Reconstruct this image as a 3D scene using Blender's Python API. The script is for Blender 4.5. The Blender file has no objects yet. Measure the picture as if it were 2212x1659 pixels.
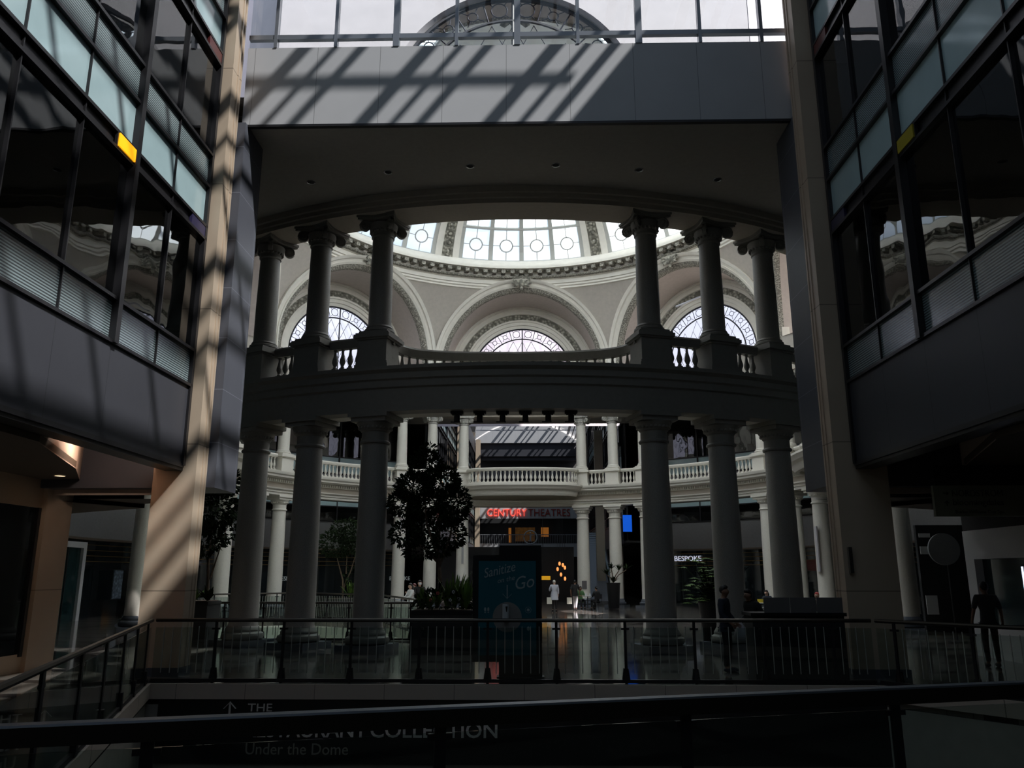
import bpy, bmesh, math, random
from math import sin, cos, pi, radians as rad, sqrt, asin, atan2
from mathutils import Vector, Matrix
from mathutils.geometry import tessellate_polygon
random.seed(7)
S = bpy.context.scene
COL = S.collection

# ------------------------------------------------------------------ camera
cd = bpy.data.cameras.new('camera'); cam = bpy.data.objects.new('camera', cd); COL.objects.link(cam)
cd.sensor_width = 36; cd.lens = 1730/2212*36; cd.clip_start = .05; cd.clip_end = 500
cam.location = (0, 0, 1.9); cam.rotation_euler = (rad(90+13.474), 0, rad(1.19))
S.camera = cam
# ------------------------------------------------------------------ world, sun, exposure
w = bpy.data.worlds.new('world'); S.world = w; w.use_nodes = True
nt = w.node_tree; bg = nt.nodes['Background']
tc = nt.nodes.new('ShaderNodeTexCoord'); sx = nt.nodes.new('ShaderNodeSeparateXYZ'); cr = nt.nodes.new('ShaderNodeValToRGB')
nt.links.new(tc.outputs['Generated'], sx.inputs[0]); nt.links.new(sx.outputs[2], cr.inputs[0]); nt.links.new(cr.outputs[0], bg.inputs[0])
cr.color_ramp.elements[0].color = (.86, .85, 1, 1); cr.color_ramp.elements[0].position = .1
cr.color_ramp.elements[1].color = (.70, .86, 1, 1); cr.color_ramp.elements[1].position = .8
bg.inputs[1].default_value = 1.35
ld = bpy.data.lights.new('sun', 'SUN'); sun = bpy.data.objects.new('sun', ld); COL.objects.link(sun)
ld.energy = 19; ld.angle = rad(.8); ld.color = (1, .93, .86)
sun.rotation_euler = Vector((-1, .62, -1.3)).to_track_quat('-Z', 'Y').to_euler(); sun.location = (30, -20, 60)
S.view_settings.view_transform = 'Standard'; S.view_settings.look = 'None'
S.view_settings.gamma = 1; S.view_settings.use_curve_mapping = False; S.view_settings.exposure = 0
S.cycles.max_bounces = 8; S.cycles.diffuse_bounces = 5; S.cycles.glossy_bounces = 4; S.cycles.transparent_max_bounces = 16
S.cycles.sample_clamp_indirect = 6; S.cycles.use_denoising = True
S.cycles.caustics_reflective = False; S.cycles.caustics_refractive = False

# ------------------------------------------------------------------ materials
def mat(name, col, rough=.6, metal=0, noise=0, nscale=8, bump=0, emit=0, spec=.5):
    m = bpy.data.materials.new(name); m.use_nodes = True
    n = m.node_tree; b = n.nodes['Principled BSDF']
    b.inputs['Base Color'].default_value = (*col, 1); b.inputs['Roughness'].default_value = rough
    b.inputs['Metallic'].default_value = metal; b.inputs['Specular IOR Level'].default_value = spec
    if noise or bump:
        t = n.nodes.new('ShaderNodeTexCoord'); z = n.nodes.new('ShaderNodeTexNoise'); z.inputs['Scale'].default_value = nscale
        z.inputs['Detail'].default_value = 4
        n.links.new(t.outputs['Object'], z.inputs['Vector'])
        if noise:
            r = n.nodes.new('ShaderNodeValToRGB'); n.links.new(z.outputs[0], r.inputs[0])
            r.color_ramp.elements[0].position = .3; r.color_ramp.elements[1].position = .7
            r.color_ramp.elements[0].color = (*[c*(1-noise) for c in col], 1)
            r.color_ramp.elements[1].color = (*[min(1, c*(1+noise)) for c in col], 1)
            n.links.new(r.outputs[0], b.inputs['Base Color'])
        if bump:
            u = n.nodes.new('ShaderNodeBump'); u.inputs['Strength'].default_value = bump
            n.links.new(z.outputs[0], u.inputs['Height']); n.links.new(u.outputs[0], b.inputs['Normal'])
    if emit:
        b.inputs['Emission Color'].default_value = (*col, 1); b.inputs['Emission Strength'].default_value = emit
    return m
def glass(name, tint, trans, rough=.01, wave=0, ior=1.52):
    """thin pane: tinted see-through body with a fresnel mirror surface"""
    m = bpy.data.materials.new(name); m.use_nodes = True; n = m.node_tree
    for q in list(n.nodes): n.nodes.remove(q)
    o = n.nodes.new('ShaderNodeOutputMaterial'); t = n.nodes.new('ShaderNodeBsdfTransparent'); g = n.nodes.new('ShaderNodeBsdfGlossy')
    t.inputs[0].default_value = (*[trans*c for c in tint], 1); g.inputs['Roughness'].default_value = rough
    f = n.nodes.new('ShaderNodeFresnel'); 
    ge = n.nodes.new('ShaderNodeNewGeometry'); mr = n.nodes.new('ShaderNodeMapRange'); mr.inputs[3].default_value = ior; mr.inputs[4].default_value = 1/ior
    n.links.new(ge.outputs['Backfacing'], mr.inputs[0]); n.links.new(mr.outputs[0], f.inputs[0])
    x = n.nodes.new('ShaderNodeMixShader'); n.links.new(f.outputs[0], x.inputs[0]); n.links.new(t.outputs[0], x.inputs[1]); n.links.new(g.outputs[0], x.inputs[2])
    n.links.new(x.outputs[0], o.inputs[0])
    if wave:
        c = n.nodes.new('ShaderNodeTexCoord'); z = n.nodes.new('ShaderNodeTexNoise'); z.inputs['Scale'].default_value = .6
        u = n.nodes.new('ShaderNodeBump'); u.inputs['Strength'].default_value = wave; u.inputs['Distance'].default_value = .12
        n.links.new(c.outputs['Object'], z.inputs['Vector']); n.links.new(z.outputs[0], u.inputs['Height'])
        n.links.new(u.outputs[0], g.inputs['Normal'])
    return m
def frosted(name, col):
    m = bpy.data.materials.new(name); m.use_nodes = True; n = m.node_tree
    for q in list(n.nodes): n.nodes.remove(q)
    o = n.nodes.new('ShaderNodeOutputMaterial'); t = n.nodes.new('ShaderNodeBsdfTranslucent')
    t.inputs[0].default_value = (*col, 1)
    z = n.nodes.new('ShaderNodeTexNoise'); z.inputs['Scale'].default_value = .35; z.inputs['Detail'].default_value = 3
    c = n.nodes.new('ShaderNodeTexCoord'); r = n.nodes.new('ShaderNodeValToRGB'); n.links.new(c.outputs['Object'], z.inputs[0]); n.links.new(z.outputs[0], r.inputs[0])
    r.color_ramp.elements[0].position = .35; r.color_ramp.elements[1].position = .65
    r.color_ramp.elements[0].color = (*[k*.93 for k in col], 1); r.color_ramp.elements[1].color = (*[min(1, k*1.05) for k in col], 1)
    n.links.new(r.outputs[0], t.inputs[0]); n.links.new(t.outputs[0], o.inputs[0])
    return m
def striped(name, a, b, period, duty=.5, rough=.4, axis=2):
    """hard stripes along one object axis (blind slats, carved rows)"""
    m = mat(name, a, rough); n = m.node_tree; p = n.nodes['Principled BSDF']
    c = n.nodes.new('ShaderNodeTexCoord'); s = n.nodes.new('ShaderNodeSeparateXYZ'); n.links.new(c.outputs['Object'], s.inputs[0])
    d = n.nodes.new('ShaderNodeMath'); d.operation = 'DIVIDE'; d.inputs[1].default_value = period; n.links.new(s.outputs[axis], d.inputs[0])
    f = n.nodes.new('ShaderNodeMath'); f.operation = 'FRACT'; n.links.new(d.outputs[0], f.inputs[0])
    g = n.nodes.new('ShaderNodeMath'); g.operation = 'GREATER_THAN'; g.inputs[1].default_value = duty; n.links.new(f.outputs[0], g.inputs[0])
    x = n.nodes.new('ShaderNodeMix'); x.data_type = 'RGBA'; n.links.new(g.outputs[0], x.inputs[0])
    x.inputs[6].default_value = (*a, 1); x.inputs[7].default_value = (*b, 1); n.links.new(x.outputs[2], p.inputs['Base Color'])
    return m
def carved(name, col, scale, strength=.8):
    m = mat(name, col, .8); n = m.node_tree; b = n.nodes['Principled BSDF']
    c = n.nodes.new('ShaderNodeTexCoord'); v = n.nodes.new('ShaderNodeTexVoronoi'); v.inputs['Scale'].default_value = scale
    v.feature = 'F1'; n.links.new(c.outputs['Object'], v.inputs['Vector'])
    r = n.nodes.new('ShaderNodeValToRGB'); n.links.new(v.outputs['Distance'], r.inputs[0])
    r.color_ramp.elements[0].color = (*[min(1, k*1.7) for k in col], 1); r.color_ramp.elements[1].color = (*[k*.55 for k in col], 1)
    r.color_ramp.elements[0].position = .1; r.color_ramp.elements[1].position = .6
    u = n.nodes.new('ShaderNodeBump'); u.inputs['Strength'].default_value = strength; u.inputs['Distance'].default_value = .05
    n.links.new(v.outputs['Distance'], u.inputs['Height']); n.links.new(u.outputs[0], b.inputs['Normal']); n.links.new(r.outputs[0], b.inputs['Base Color'])
    return m
def jointed(name, col, sx_, sz, rough=.4, jc=.45, jw=.008, axis='XZ', metal=0, noise=.06, off=(0, 0)):
    """panelled cladding with thin joints every sx_ by sz metres"""
    m = mat(name, col, rough, metal); n = m.node_tree; b = n.nodes['Principled BSDF']
    c = n.nodes.new('ShaderNodeTexCoord'); s = n.nodes.new('ShaderNodeSeparateXYZ'); n.links.new(c.outputs['Object'], s.inputs[0])
    outs = []
    for ch, per, of in ((axis[0], sx_, off[0]), (axis[1], sz, off[1])):
        if not per: continue
        a = n.nodes.new('ShaderNodeMath'); a.operation = 'ADD'; a.inputs[1].default_value = 500*per-of; n.links.new(s.outputs['XYZ'.index(ch)], a.inputs[0])
        d = n.nodes.new('ShaderNodeMath'); d.operation = 'MODULO'; d.inputs[1].default_value = per; n.links.new(a.outputs[0], d.inputs[0])
        l = n.nodes.new('ShaderNodeMath'); l.operation = 'LESS_THAN'; l.inputs[1].default_value = jw; n.links.new(d.outputs[0], l.inputs[0]); outs.append(l)
    q = outs[0]
    if len(outs) > 1:
        q = n.nodes.new('ShaderNodeMath'); q.operation = 'MAXIMUM'; n.links.new(outs[0].outputs[0], q.inputs[0]); n.links.new(outs[1].outputs[0], q.inputs[1])
    z = n.nodes.new('ShaderNodeTexNoise'); z.inputs['Scale'].default_value = 1.3; n.links.new(c.outputs['Object'], z.inputs[0])
    r = n.nodes.new('ShaderNodeValToRGB'); n.links.new(z.outputs[0], r.inputs[0])
    r.color_ramp.elements[0].color = (*[k*(1-noise) for k in col], 1); r.color_ramp.elements[1].color = (*[k*(1+noise) for k in col], 1)
    x = n.nodes.new('ShaderNodeMix'); x.data_type = 'RGBA'; n.links.new(q.outputs[0], x.inputs[0]); n.links.new(r.outputs[0], x.inputs[6])
    x.inputs[7].default_value = (*[k*jc for k in col], 1); n.links.new(x.outputs[2], b.inputs['Base Color'])
    return m

M = {}
M['plaster'] = mat('white plaster', (.76, .725, .65), .7, noise=.04, nscale=3)
M['plaster_grey'] = mat('grey plaster', (.46, .42, .37), .8, noise=.05, nscale=5)
M['plaster_pink'] = mat('warm grey plaster', (.50, .44, .40), .8, noise=.05, nscale=5)
M['carved'] = carved('carved olive plaster', (.30, .285, .235), 5)
M['carved_fine'] = carved('fine carved plaster', (.33, .31, .26), 14, .5)
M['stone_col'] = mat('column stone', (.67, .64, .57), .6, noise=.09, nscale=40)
M['stone_shaded'] = mat('shade-toned column stone', (.30, .285, .26), .55, noise=.12, nscale=45)  # same stone as the far columns, near-side shade put into the colour
M['base_dark'] = mat('dark polished base', (.10, .11, .13), .25)
M['beam'] = mat('shade-toned stone', (.24, .225, .20), .6, noise=.05)  # near-side stonework tone, darkened in colour to stand for shade
M['soffit'] = mat('soffit paint', (.36, .335, .30), .75, noise=.04)
M['soffit_lit'] = mat('cream soffit', (.42, .37, .31), .75, noise=.04)
M['fascia'] = jointed('bridge cladding', (.50, .49, .50), 1.53, 0, .38, .5, .014, off=(-.25, 0))
M['clad'] = jointed('dark metal cladding', (.22, .22, .25), 0, 0, .32) if 0 else jointed('dark metal cladding', (.058, .058, .068), 1.62, 3, .33, .5, .012, axis='YZ', off=(.0, .05))
M['bulk'] = jointed('bulkhead panels', (.10, .103, .122), 3, 1.17, .3, 2.2, .012, axis='YZ')
M['tan'] = jointed('tan stone', (.52, .405, .30), 3.3, 2.95, .5, .45, .02, axis='XZ', off=(.72, 1.6), noise=.1)
M['frame'] = mat('dark frame metal', (.035, .033, .036), .35, .5)
M['frame_lt'] = mat('grey frame metal', (.30, .31, .34), .3, .6)
M['spandrel'] = mat('pale blue back-painted glass', (.40, .53, .55), .12, noise=.04, nscale=2, spec=.7)
M['louv'] = striped('slatted blind panel', (.30, .37, .38), (.05, .06, .065), .046, .5, .2)
M['vision'] = glass('dark vision glass', (.8, .9, .95), .35, .01, .10, 1.95)
M['clear'] = glass('clear glass', (.93, .97, .98), .9)
M['roofglass'] = glass('solar control glass', (.85, .93, 1), .285)
M['lead'] = mat('lead came', (.03, .03, .04), .5)
M['pane'] = frosted('frosted dome glass', (.80, .90, .97))
M['winglass'] = glass('leaded window glass', (.93, .93, 1), .85)
M['domebar'] = mat('white glazing bar', (.46, .46, .43), .6)
M['black'] = mat('black satin', (.012, .012, .013), .35)
M['black_m'] = mat('matt black', (.015, .015, .016), .7)
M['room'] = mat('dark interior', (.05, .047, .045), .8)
M['ceil_dark'] = mat('brown soffit', (.12, .09, .065), .7)
M['cove'] = mat('warm plaster', (.60, .47, .385), .8)
M['white'] = mat('white paint', (.62, .62, .62), .5)
M['steel'] = mat('brushed steel', (.45, .45, .46), .25, 1)
M['rail'] = mat('dark bronze rail', (.075, .065, .055), .3, .8)
M['ext'] = mat('exterior limestone', (.43, .41, .45), .8, noise=.05, nscale=1.5)
M['leaf'] = mat('dark green leaf', (.018, .030, .012), .8, spec=.1, noise=.4, nscale=3)
M['leaf2'] = mat('fresh green leaf', (.11, .19, .035), .6, spec=.2, noise=.5, nscale=3)
M['bark'] = mat('brown bark', (.16, .11, .075), .8, noise=.3, nscale=12)
M['wood'] = mat('orange wood', (.35, .17, .06), .5)
M['paper'] = mat('paper', (.72, .70, .60), .7)
M['skin1'] = mat('brown skin', (.25, .13, .08), .5); M['skin2'] = mat('light skin', (.52, .32, .24), .5)
M['hair'] = mat('black hair', (.012, .01, .01), .6); M['hairw'] = mat('white hair', (.7, .66, .6), .7)
for k, c in dict(navy=(.015, .02, .035), cblack=(.012, .012, .013), cwhite=(.72, .72, .74), cgrey=(.33, .33, .33), cgreen=(.07, .16, .06), cyellow=(.55, .42, .03), cpink=(.65, .12, .12), cpale=(.5, .48, .5), cteal=(.1, .2, .2)).items():
    M[k] = mat(k+' cloth', c, .85)
for k_ in ('clad', 'bulk'):
    b_ = M[k_].node_tree.nodes['Principled BSDF']; b_.inputs['Specular IOR Level'].default_value = .22; b_.inputs['Roughness'].default_value = .42
def floor_mat():
    m = mat('polished stone floor', (.2, .18, .16), .09); n = m.node_tree; b = n.nodes['Principled BSDF']
    c = n.nodes.new('ShaderNodeTexCoord')
    br = n.nodes.new('ShaderNodeTexBrick'); br.offset = 0; br.inputs['Scale'].default_value = 1
    br.inputs['Brick Width'].default_value = .9; br.inputs['Row Height'].default_value = .9; br.inputs['Mortar Size'].default_value = .006
    br.inputs['Color1'].default_value = (.19, .17, .145, 1); br.inputs['Color2'].default_value = (.15, .135, .12, 1); br.inputs['Mortar'].default_value = (.06, .055, .05, 1)
    n.links.new(c.outputs['Object'], br.inputs[0])
    s = n.nodes.new('ShaderNodeSeparateXYZ'); n.links.new(c.outputs['Object'], s.inputs[0])
    outs = []
    for ax, per, wd in ((1, 1.8, .42), (0, 5.4, .5)):
        a = n.nodes.new('ShaderNodeMath'); a.operation = 'ADD'; a.inputs[1].default_value = 540+.9; n.links.new(s.outputs[ax], a.inputs[0])
        d = n.nodes.new('ShaderNodeMath'); d.operation = 'MODULO'; d.inputs[1].default_value = per; n.links.new(a.outputs[0], d.inputs[0])
        l = n.nodes.new('ShaderNodeMath'); l.operation = 'LESS_THAN'; l.inputs[1].default_value = wd; n.links.new(d.outputs[0], l.inputs[0]); outs.append(l)
    q = n.nodes.new('ShaderNodeMath'); q.operation = 'MAXIMUM'; n.links.new(outs[0].outputs[0], q.inputs[0]); n.links.new(outs[1].outputs[0], q.inputs[1])
    x = n.nodes.new('ShaderNodeMix'); x.data_type = 'RGBA'; n.links.new(q.outputs[0], x.inputs[0]); n.links.new(br.outputs[0], x.inputs[6])
    x.inputs[7].default_value = (.03, .026, .025, 1); n.links.new(x.outputs[2], b.inputs['Base Color'])
    return m
M['floor'] = floor_mat()

# ------------------------------------------------------------------ object helpers
def tag(o, label=None, cat=None, group=None, kind=None):
    if label: o['label'] = label
    if cat: o['category'] = cat
    if group: o['group'] = group
    if kind: o['kind'] = kind
    return o
def thing(name, label, cat, loc=(0, 0, 0), rz=0, group=None, kind=None):
    o = bpy.data.objects.new(name, None); COL.objects.link(o); o.location = loc; o.rotation_euler = (0, 0, rz)
    o.empty_display_size = .3
    return tag(o, label, cat, group, kind)
def struct(name, loc=(0, 0, 0)):
    return thing(name, None, None, loc, 0, None, 'structure')
class MB:
    def __init__(s): s.v = []; s.f = []
    def add(s, vs, fs):
        n = len(s.v); s.v += [tuple(p) for p in vs]; s.f += [tuple(i+n for i in f) for f in fs]; return s
    def box(s, c, d, rz=0, tilt=None):
        x, y, z = d[0]/2, d[1]/2, d[2]/2
        R = Matrix.Rotation(rz, 3, 'Z')
        if tilt is not None: R = R @ tilt
        P = [Vector(c)+R @ Vector(p) for p in ((-x, -y, -z), (x, -y, -z), (x, y, -z), (-x, y, -z), (-x, -y, z), (x, -y, z), (x, y, z), (-x, y, z))]
        return s.add(P, [(0, 3, 2, 1), (4, 5, 6, 7), (0, 1, 5, 4), (1, 2, 6, 5), (2, 3, 7, 6), (3, 0, 4, 7)])
    def bx(s, x0, x1, y0, y1, z0, z1): return s.box(((x0+x1)/2, (y0+y1)/2, (z0+z1)/2), (abs(x1-x0), abs(y1-y0), abs(z1-z0)))
    def quad(s, a, b, c, d): return s.add([a, b, c, d], [(0, 1, 2, 3)])
    def grid(s, rows, close=False):
        n = len(rows[0]); vs = [p for r in rows for p in r]; fs = []
        for i in range(len(rows)-1):
            for j in range(n-1+(1 if close else 0)):
                k = (j+1) % n; fs.append((i*n+j, i*n+k, (i+1)*n+k, (i+1)*n+j))
        return s.add(vs, fs)
    def lathe(s, prof, n=24, c=(0, 0, 0), cap=True):
        rows = [[(c[0]+r*cos(2*pi*j/n), c[1]+r*sin(2*pi*j/n), c[2]+z) for j in range(n)] for r, z in prof]
        s.grid(rows, True); m = len(s.v); k = len(prof)
        if cap: s.f.append(tuple(range(m-n, m))); s.f.append(tuple(reversed(range(m-k*n, m-k*n+n))))
        return s
    def tube(s, pts, r, n=6, cap=True):
        pts = [Vector(p) for p in pts]; rows = []; up = Vector((0, 0, 1)); N = len(pts)
        for i, p in enumerate(pts):
            t = (pts[min(i+1, N-1)]-pts[max(i-1, 0)]).normalized()
            a = t.cross(up)
            if a.length < .05: a = t.cross(Vector((1, 0, 0)))
            a.normalize(); b = a.cross(t); rr = r[i] if isinstance(r, (list, tuple)) else r
            rows.append([p+a*rr*cos(2*pi*j/n)+b*rr*sin(2*pi*j/n) for j in range(n)])
        s.grid(rows, True); m = len(s.v)
        if cap: s.f.append(tuple(range(m-n, m))); s.f.append(tuple(reversed(range(m-N*n, m-N*n+n))))
        return s
    def bar(s, a, b, w, h):
        """rectangular bar from a to b, width w across, height h"""
        a = Vector(a); b = Vector(b); t = (b-a).normalized(); x = t.cross(Vector((0, 0, 1)))
        if x.length < .01: x = Vector((1, 0, 0))
        x.normalize(); y = x.cross(t); P = []
        for p in (a, b):
            for i, j in ((-1, -1), (1, -1), (1, 1), (-1, 1)): P.append(p+x*w/2*i+y*h/2*j)
        return s.add(P, [(0, 1, 2, 3), (7, 6, 5, 4), (0, 4, 5, 1), (1, 5, 6, 2), (2, 6, 7, 3), (3, 7, 4, 0)])
    def sweep(s, path, prof, closed=False):
        """prof (d, z): d along the path's left normal (2-D path of x, y), z up"""
        N = len(path); rows = []
        for i in range(N):
            a = path[(i-1) % N] if closed or i else path[0]; b = path[(i+1) % N] if closed or i < N-1 else path[-1]
            tx, ty = b[0]-a[0], b[1]-a[1]; l = math.hypot(tx, ty); nx, ny = -ty/l, tx/l
            rows.append([(path[i][0]+nx*d, path[i][1]+ny*d, z) for d, z in prof])
        if closed: rows.append(rows[0])
        return s.grid(rows, True)
    def prism(s, poly, z0, z1):
        n = len(poly); vs = [(x, y, z0) for x, y in poly]+[(x, y, z1) for x, y in poly]
        return s.add(vs, [tuple(reversed(range(n))), tuple(range(n, 2*n))]+[(i, (i+1) % n, (i+1) % n+n, i+n) for i in range(n)])
    def ball(s, c, r, n=8, sc=(1, 1, 1)):
        rows = [[(c[0]+r*sc[0]*sin(pi*i/n)*cos(2*pi*j/(2*n)), c[1]+r*sc[1]*sin(pi*i/n)*sin(2*pi*j/(2*n)), c[2]+r*sc[2]*cos(pi*i/n)) for j in range(2*n)] for i in range(n+1)]
        return s.grid(rows, True)
    def obj(s, name, m, parent=None, smooth=None, loc=None, world=False):
        me = bpy.data.meshes.new(name); vs = s.v
        if world and parent is not None:
            q = parent.matrix_basis.inverted()
            p = parent.parent
            if p is not None: q = q @ p.matrix_basis.inverted()
            vs = [q @ Vector(v) for v in vs]
        me.from_pydata(vs, [], s.f); me.validate()
        me.materials.append(M[m] if isinstance(m, str) else m)
        if smooth:
            me.polygons.foreach_set('use_smooth', [True]*len(me.polygons)); me.set_sharp_from_angle(angle=rad(smooth))
        o = bpy.data.objects.new(name, me); COL.objects.link(o)
        if parent is not None: o.parent = parent
        if loc is not None: o.location = loc
        return o
def sobj(mb, name, m, smooth=None):
    return tag(mb.obj(name, m, None, smooth), kind='structure')
def dup(root, loc=None, rz=None, label=None, group=None):
    def cp(o, p):
        c = o.copy(); COL.objects.link(c)
        if p is not None: c.parent = p
        for ch in [q for q in KIDS.get(o.name, [])]: cp(ch, c)
        return c
    kids(root)
    c = cp(root, None)
    if loc is not None: c.location = loc
    if rz is not None: c.rotation_euler = (0, 0, rz)
    if label: c['label'] = label
    if group: c['group'] = group
    return c
KIDS = {}
def kids(root):
    KIDS.clear()
    for o in bpy.data.objects:
        if o.parent is not None: KIDS.setdefault(o.parent.name, []).append(o)
def text(body, name, m, parent, loc, rot, size, depth=.01, shear=0, align='LEFT', xs=1, bold=0):
    cu = bpy.data.curves.new(name, 'FONT'); cu.body = body; cu.size = size; cu.extrude = depth; cu.shear = shear; cu.align_x = align
    cu.offset = bold; cu.resolution_u = 3
    o = bpy.data.objects.new(name+'_tmp', cu); COL.objects.link(o)
    dg = bpy.context.evaluated_depsgraph_get(); me = bpy.data.meshes.new_from_object(o.evaluated_get(dg))
    COL.objects.unlink(o); bpy.data.objects.remove(o)
    me.materials.clear(); me.materials.append(M[m] if isinstance(m, str) else m)
    q = bpy.data.objects.new(name, me); COL.objects.link(q); q.parent = parent; q.location = loc; q.rotation_euler = rot; q.scale = (xs, 1, 1)
    return q

# ------------------------------------------------------------------ key dimensions
CX, CY, R0 = -.4, 37.0, 15.4          # rotunda axis, column ring
HL, HR = -7.1, 6.6                     # hall facades
SOF = 12.6                             # soffit height
def P(a, r, z=None):
    """angle a (deg) from the near axis, growing to the right"""
    t = rad(a); x, y = CX+r*sin(t), CY-r*cos(t)
    return (x, y) if z is None else (x, y, z)
def arc(a0, a1, r, n): return [P(a0+(a1-a0)*i/n, r) for i in range(n+1)]
R0 = 15.6
# ------------------------------------------------------------------ floors
V1 = [(-6.95, 15.3), (-3.35, 4.45), (10.0, 8.45), (10.4, 9.6), (6.3, 15.3)]                 # near void
V2 = [(-9.7, 25.3), (-3.45, 25.3), (-3.7, 27.7), (-6.5, 35.8), (-11, 39.5), (-14.0, 37), (-14.3, 31)]   # rotunda void
def slab(name, outer, holes, z, t, m):
    loops = [[Vector((x, y, 0)) for x, y in l] for l in [outer]+holes]
    tri = tessellate_polygon(loops); pts = [p for l in loops for p in l]; n = len(pts)
    mb = MB(); mb.add([(p.x, p.y, z) for p in pts]+[(p.x, p.y, z-t) for p in pts], [])
    for a, b, c in tri:
        q = (pts[b]-pts[a]).cross(pts[c]-pts[a]).z
        if q < 0: b, c = c, b
        mb.f.append((a, b, c)); mb.f.append((a+n, c+n, b+n))
    k = 0
    for l in loops:
        for i in range(len(l)):
            a, b = k+i, k+(i+1) % len(l); mb.f.append((a, b, b+n, a+n))
        k += len(l)
    return sobj(mb, name, m)
slab('floor', [(-22, -32), (22, -32), (22, 108), (-22, 108)], [V1, V2], 0, .35, 'floor')
sobj(MB().bx(-22, 22, -32, 60, -5.9, -5.6), 'floor_lower', 'floor')
lw = MB()
for Vp, mm in ((V1, 'fascia'), (V2, 'white')):
    mb = MB(); n = len(Vp)
    for i in range(n):
        a, b = Vp[i], Vp[(i+1) % n]; mb.quad((*a, -.36), (*b, -.36), (*b, -5.6), (*a, -5.6))
    sobj(mb, 'wall_void' if mm == 'fascia' else 'wall_rotunda_void', M['plaster_grey'] if mm == 'fascia' else M['plaster'])
# pale edge trims of the near void
tr = MB()
for i in (0, 1, 2, 3, 4):
    a, b = V1[i], V1[(i+1) % 5]
    t = (Vector(b)-Vector(a)).normalized(); nn = Vector((-t.y, t.x))*(.03)
    c = sum((Vector(p) for p in V1), Vector((0, 0)))/5
    if (c-Vector(a)).dot(nn) < 0: nn = -nn
    A, B = Vector(a)+nn, Vector(b)+nn
    tr.bar((*A, -.13), (*B, -.13), .06, .26)
M['edge'] = jointed('slab edge stone', (.58, .48, .41), 1.26, 0, .5, .4, .012, off=(-.1, 0))
sobj(tr, 'trim_void_edge', 'edge')

# ------------------------------------------------------------------ hall facades
M['clad_fl'] = M['clad']
def facade(name, x, s, y0, y1, ztop=19.6, thick=(12.97,), yel=None, base=4.14, side=''):
    root = struct(name)
    B = {k: MB() for k in ('cladding', 'louvre_band', 'spandrel_panel', 'dark_band', 'glass_pane')}
    mk = {'cladding': 'clad', 'louvre_band': 'louv', 'spandrel_panel': 'spandrel', 'dark_band': 'frame', 'glass_pane': 'vision'}
    lv = [(4.14, 5.78, 'cladding'), (5.78, 6.54, 'louvre_band'), (6.54, 9.08, 'glass_pane'), (9.08, 9.38, 'dark_band'), (9.38, 10.32, 'spandrel_panel'),
          (10.32, 11.09, 'louvre_band'), (11.09, 13.38, 'glass_pane'), (13.38, 13.7, 'dark_band'), (13.7, 14.64, 'spandrel_panel'), (14.64, 15.4, 'louvre_band'),
          (15.4, 17.7, 'glass_pane'), (17.7, ztop, 'cladding')]
    for a, b, k in lv:
        if k == 'glass_pane': B[k].bx(x-s*.05, x-s*.06, y0, y1, a, b)
        else: B[k].bx(x-(0 if k == 'cladding' else .03)*s, x-s*.14, y0, y1, a, b)
    for k, mb in B.items(): mb.obj(k, mk[k], root)
    tm = MB()
    for z in (5.78, 6.54, 9.08, 9.38, 10.32, 11.09, 13.38, 13.7, 14.64, 15.4, 17.7): tm.bx(x+s*.05, x-s*.08, y0, y1, z-.03, z+.03)
    tm.bx(x+s*.02, x-s*.6, y0, y1, 4.06, 4.14)
    tm.obj('transom', 'frame', root)
    th = MB(); y = thick[0]-1.62*30
    while y < y1:
        if y > y0: th.bx(x+s*.01, x-s*.08, y-.012, y+.012, 5.78, 17.7)
        y += 1.62
    th.obj('joint_strip', 'frame', root)
    for ty in thick:
        MB().bx(x+s*.09, x-s*.1, ty-.07, ty+.07, 5.76, 17.7).obj('mullion', 'frame', root)
    MB().bx(x+s*.05, x-s*.1, y1-.1, y1+.0, 4.1, 17.7).obj('mullion', 'frame', root)
    return root
fl = facade('wall_left', HL, 1, -32, 16.25, thick=(12.97, 6.49, 0, -6.5))
fr = facade('wall_right', HR, -1, -32, 16.25, thick=(12.97, 6.49, 0, -6.5))
M['redp'] = mat('dark red panel', (.10, .02, .02), .3); M['indigo'] = mat('indigo panel', (.03, .025, .07), .3)
M['yel_on'] = mat('lit amber panel', (1, .42, .01), .3, emit=1.0); M['yel_off'] = mat('unlit yellow panel', (.36, .30, .02), .3)
for root, x, s in ((fl, HL, 1), (fr, HR, -1)):
    MB().bx(x+s*.04, x-s*.02, 15.45, 16.15, 13.41, 13.67).obj('accent_panel', 'redp', root)
    MB().bx(x+s*.04, x-s*.02, 15.45, 16.15, 9.11, 9.35).obj('accent_panel', 'indigo', root)
for x, s, m, lab in ((HL, 1, 'yel_on', 'glowing amber light panel set in dark band of left glass facade'), (HR, -1, 'yel_off', 'unlit olive yellow panel set in dark band of right glass facade')):
    t = thing('accent_light_panel', lab, 'light panel', (x+s*.05, 12.6, 9.23))
    MB().box((0, 0, 0), (.06, .58, .24)).obj('lens', m, t); MB().box((-s*.02, 0, 0), (.05, .64, .3)).obj('housing', 'frame', t)
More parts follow.
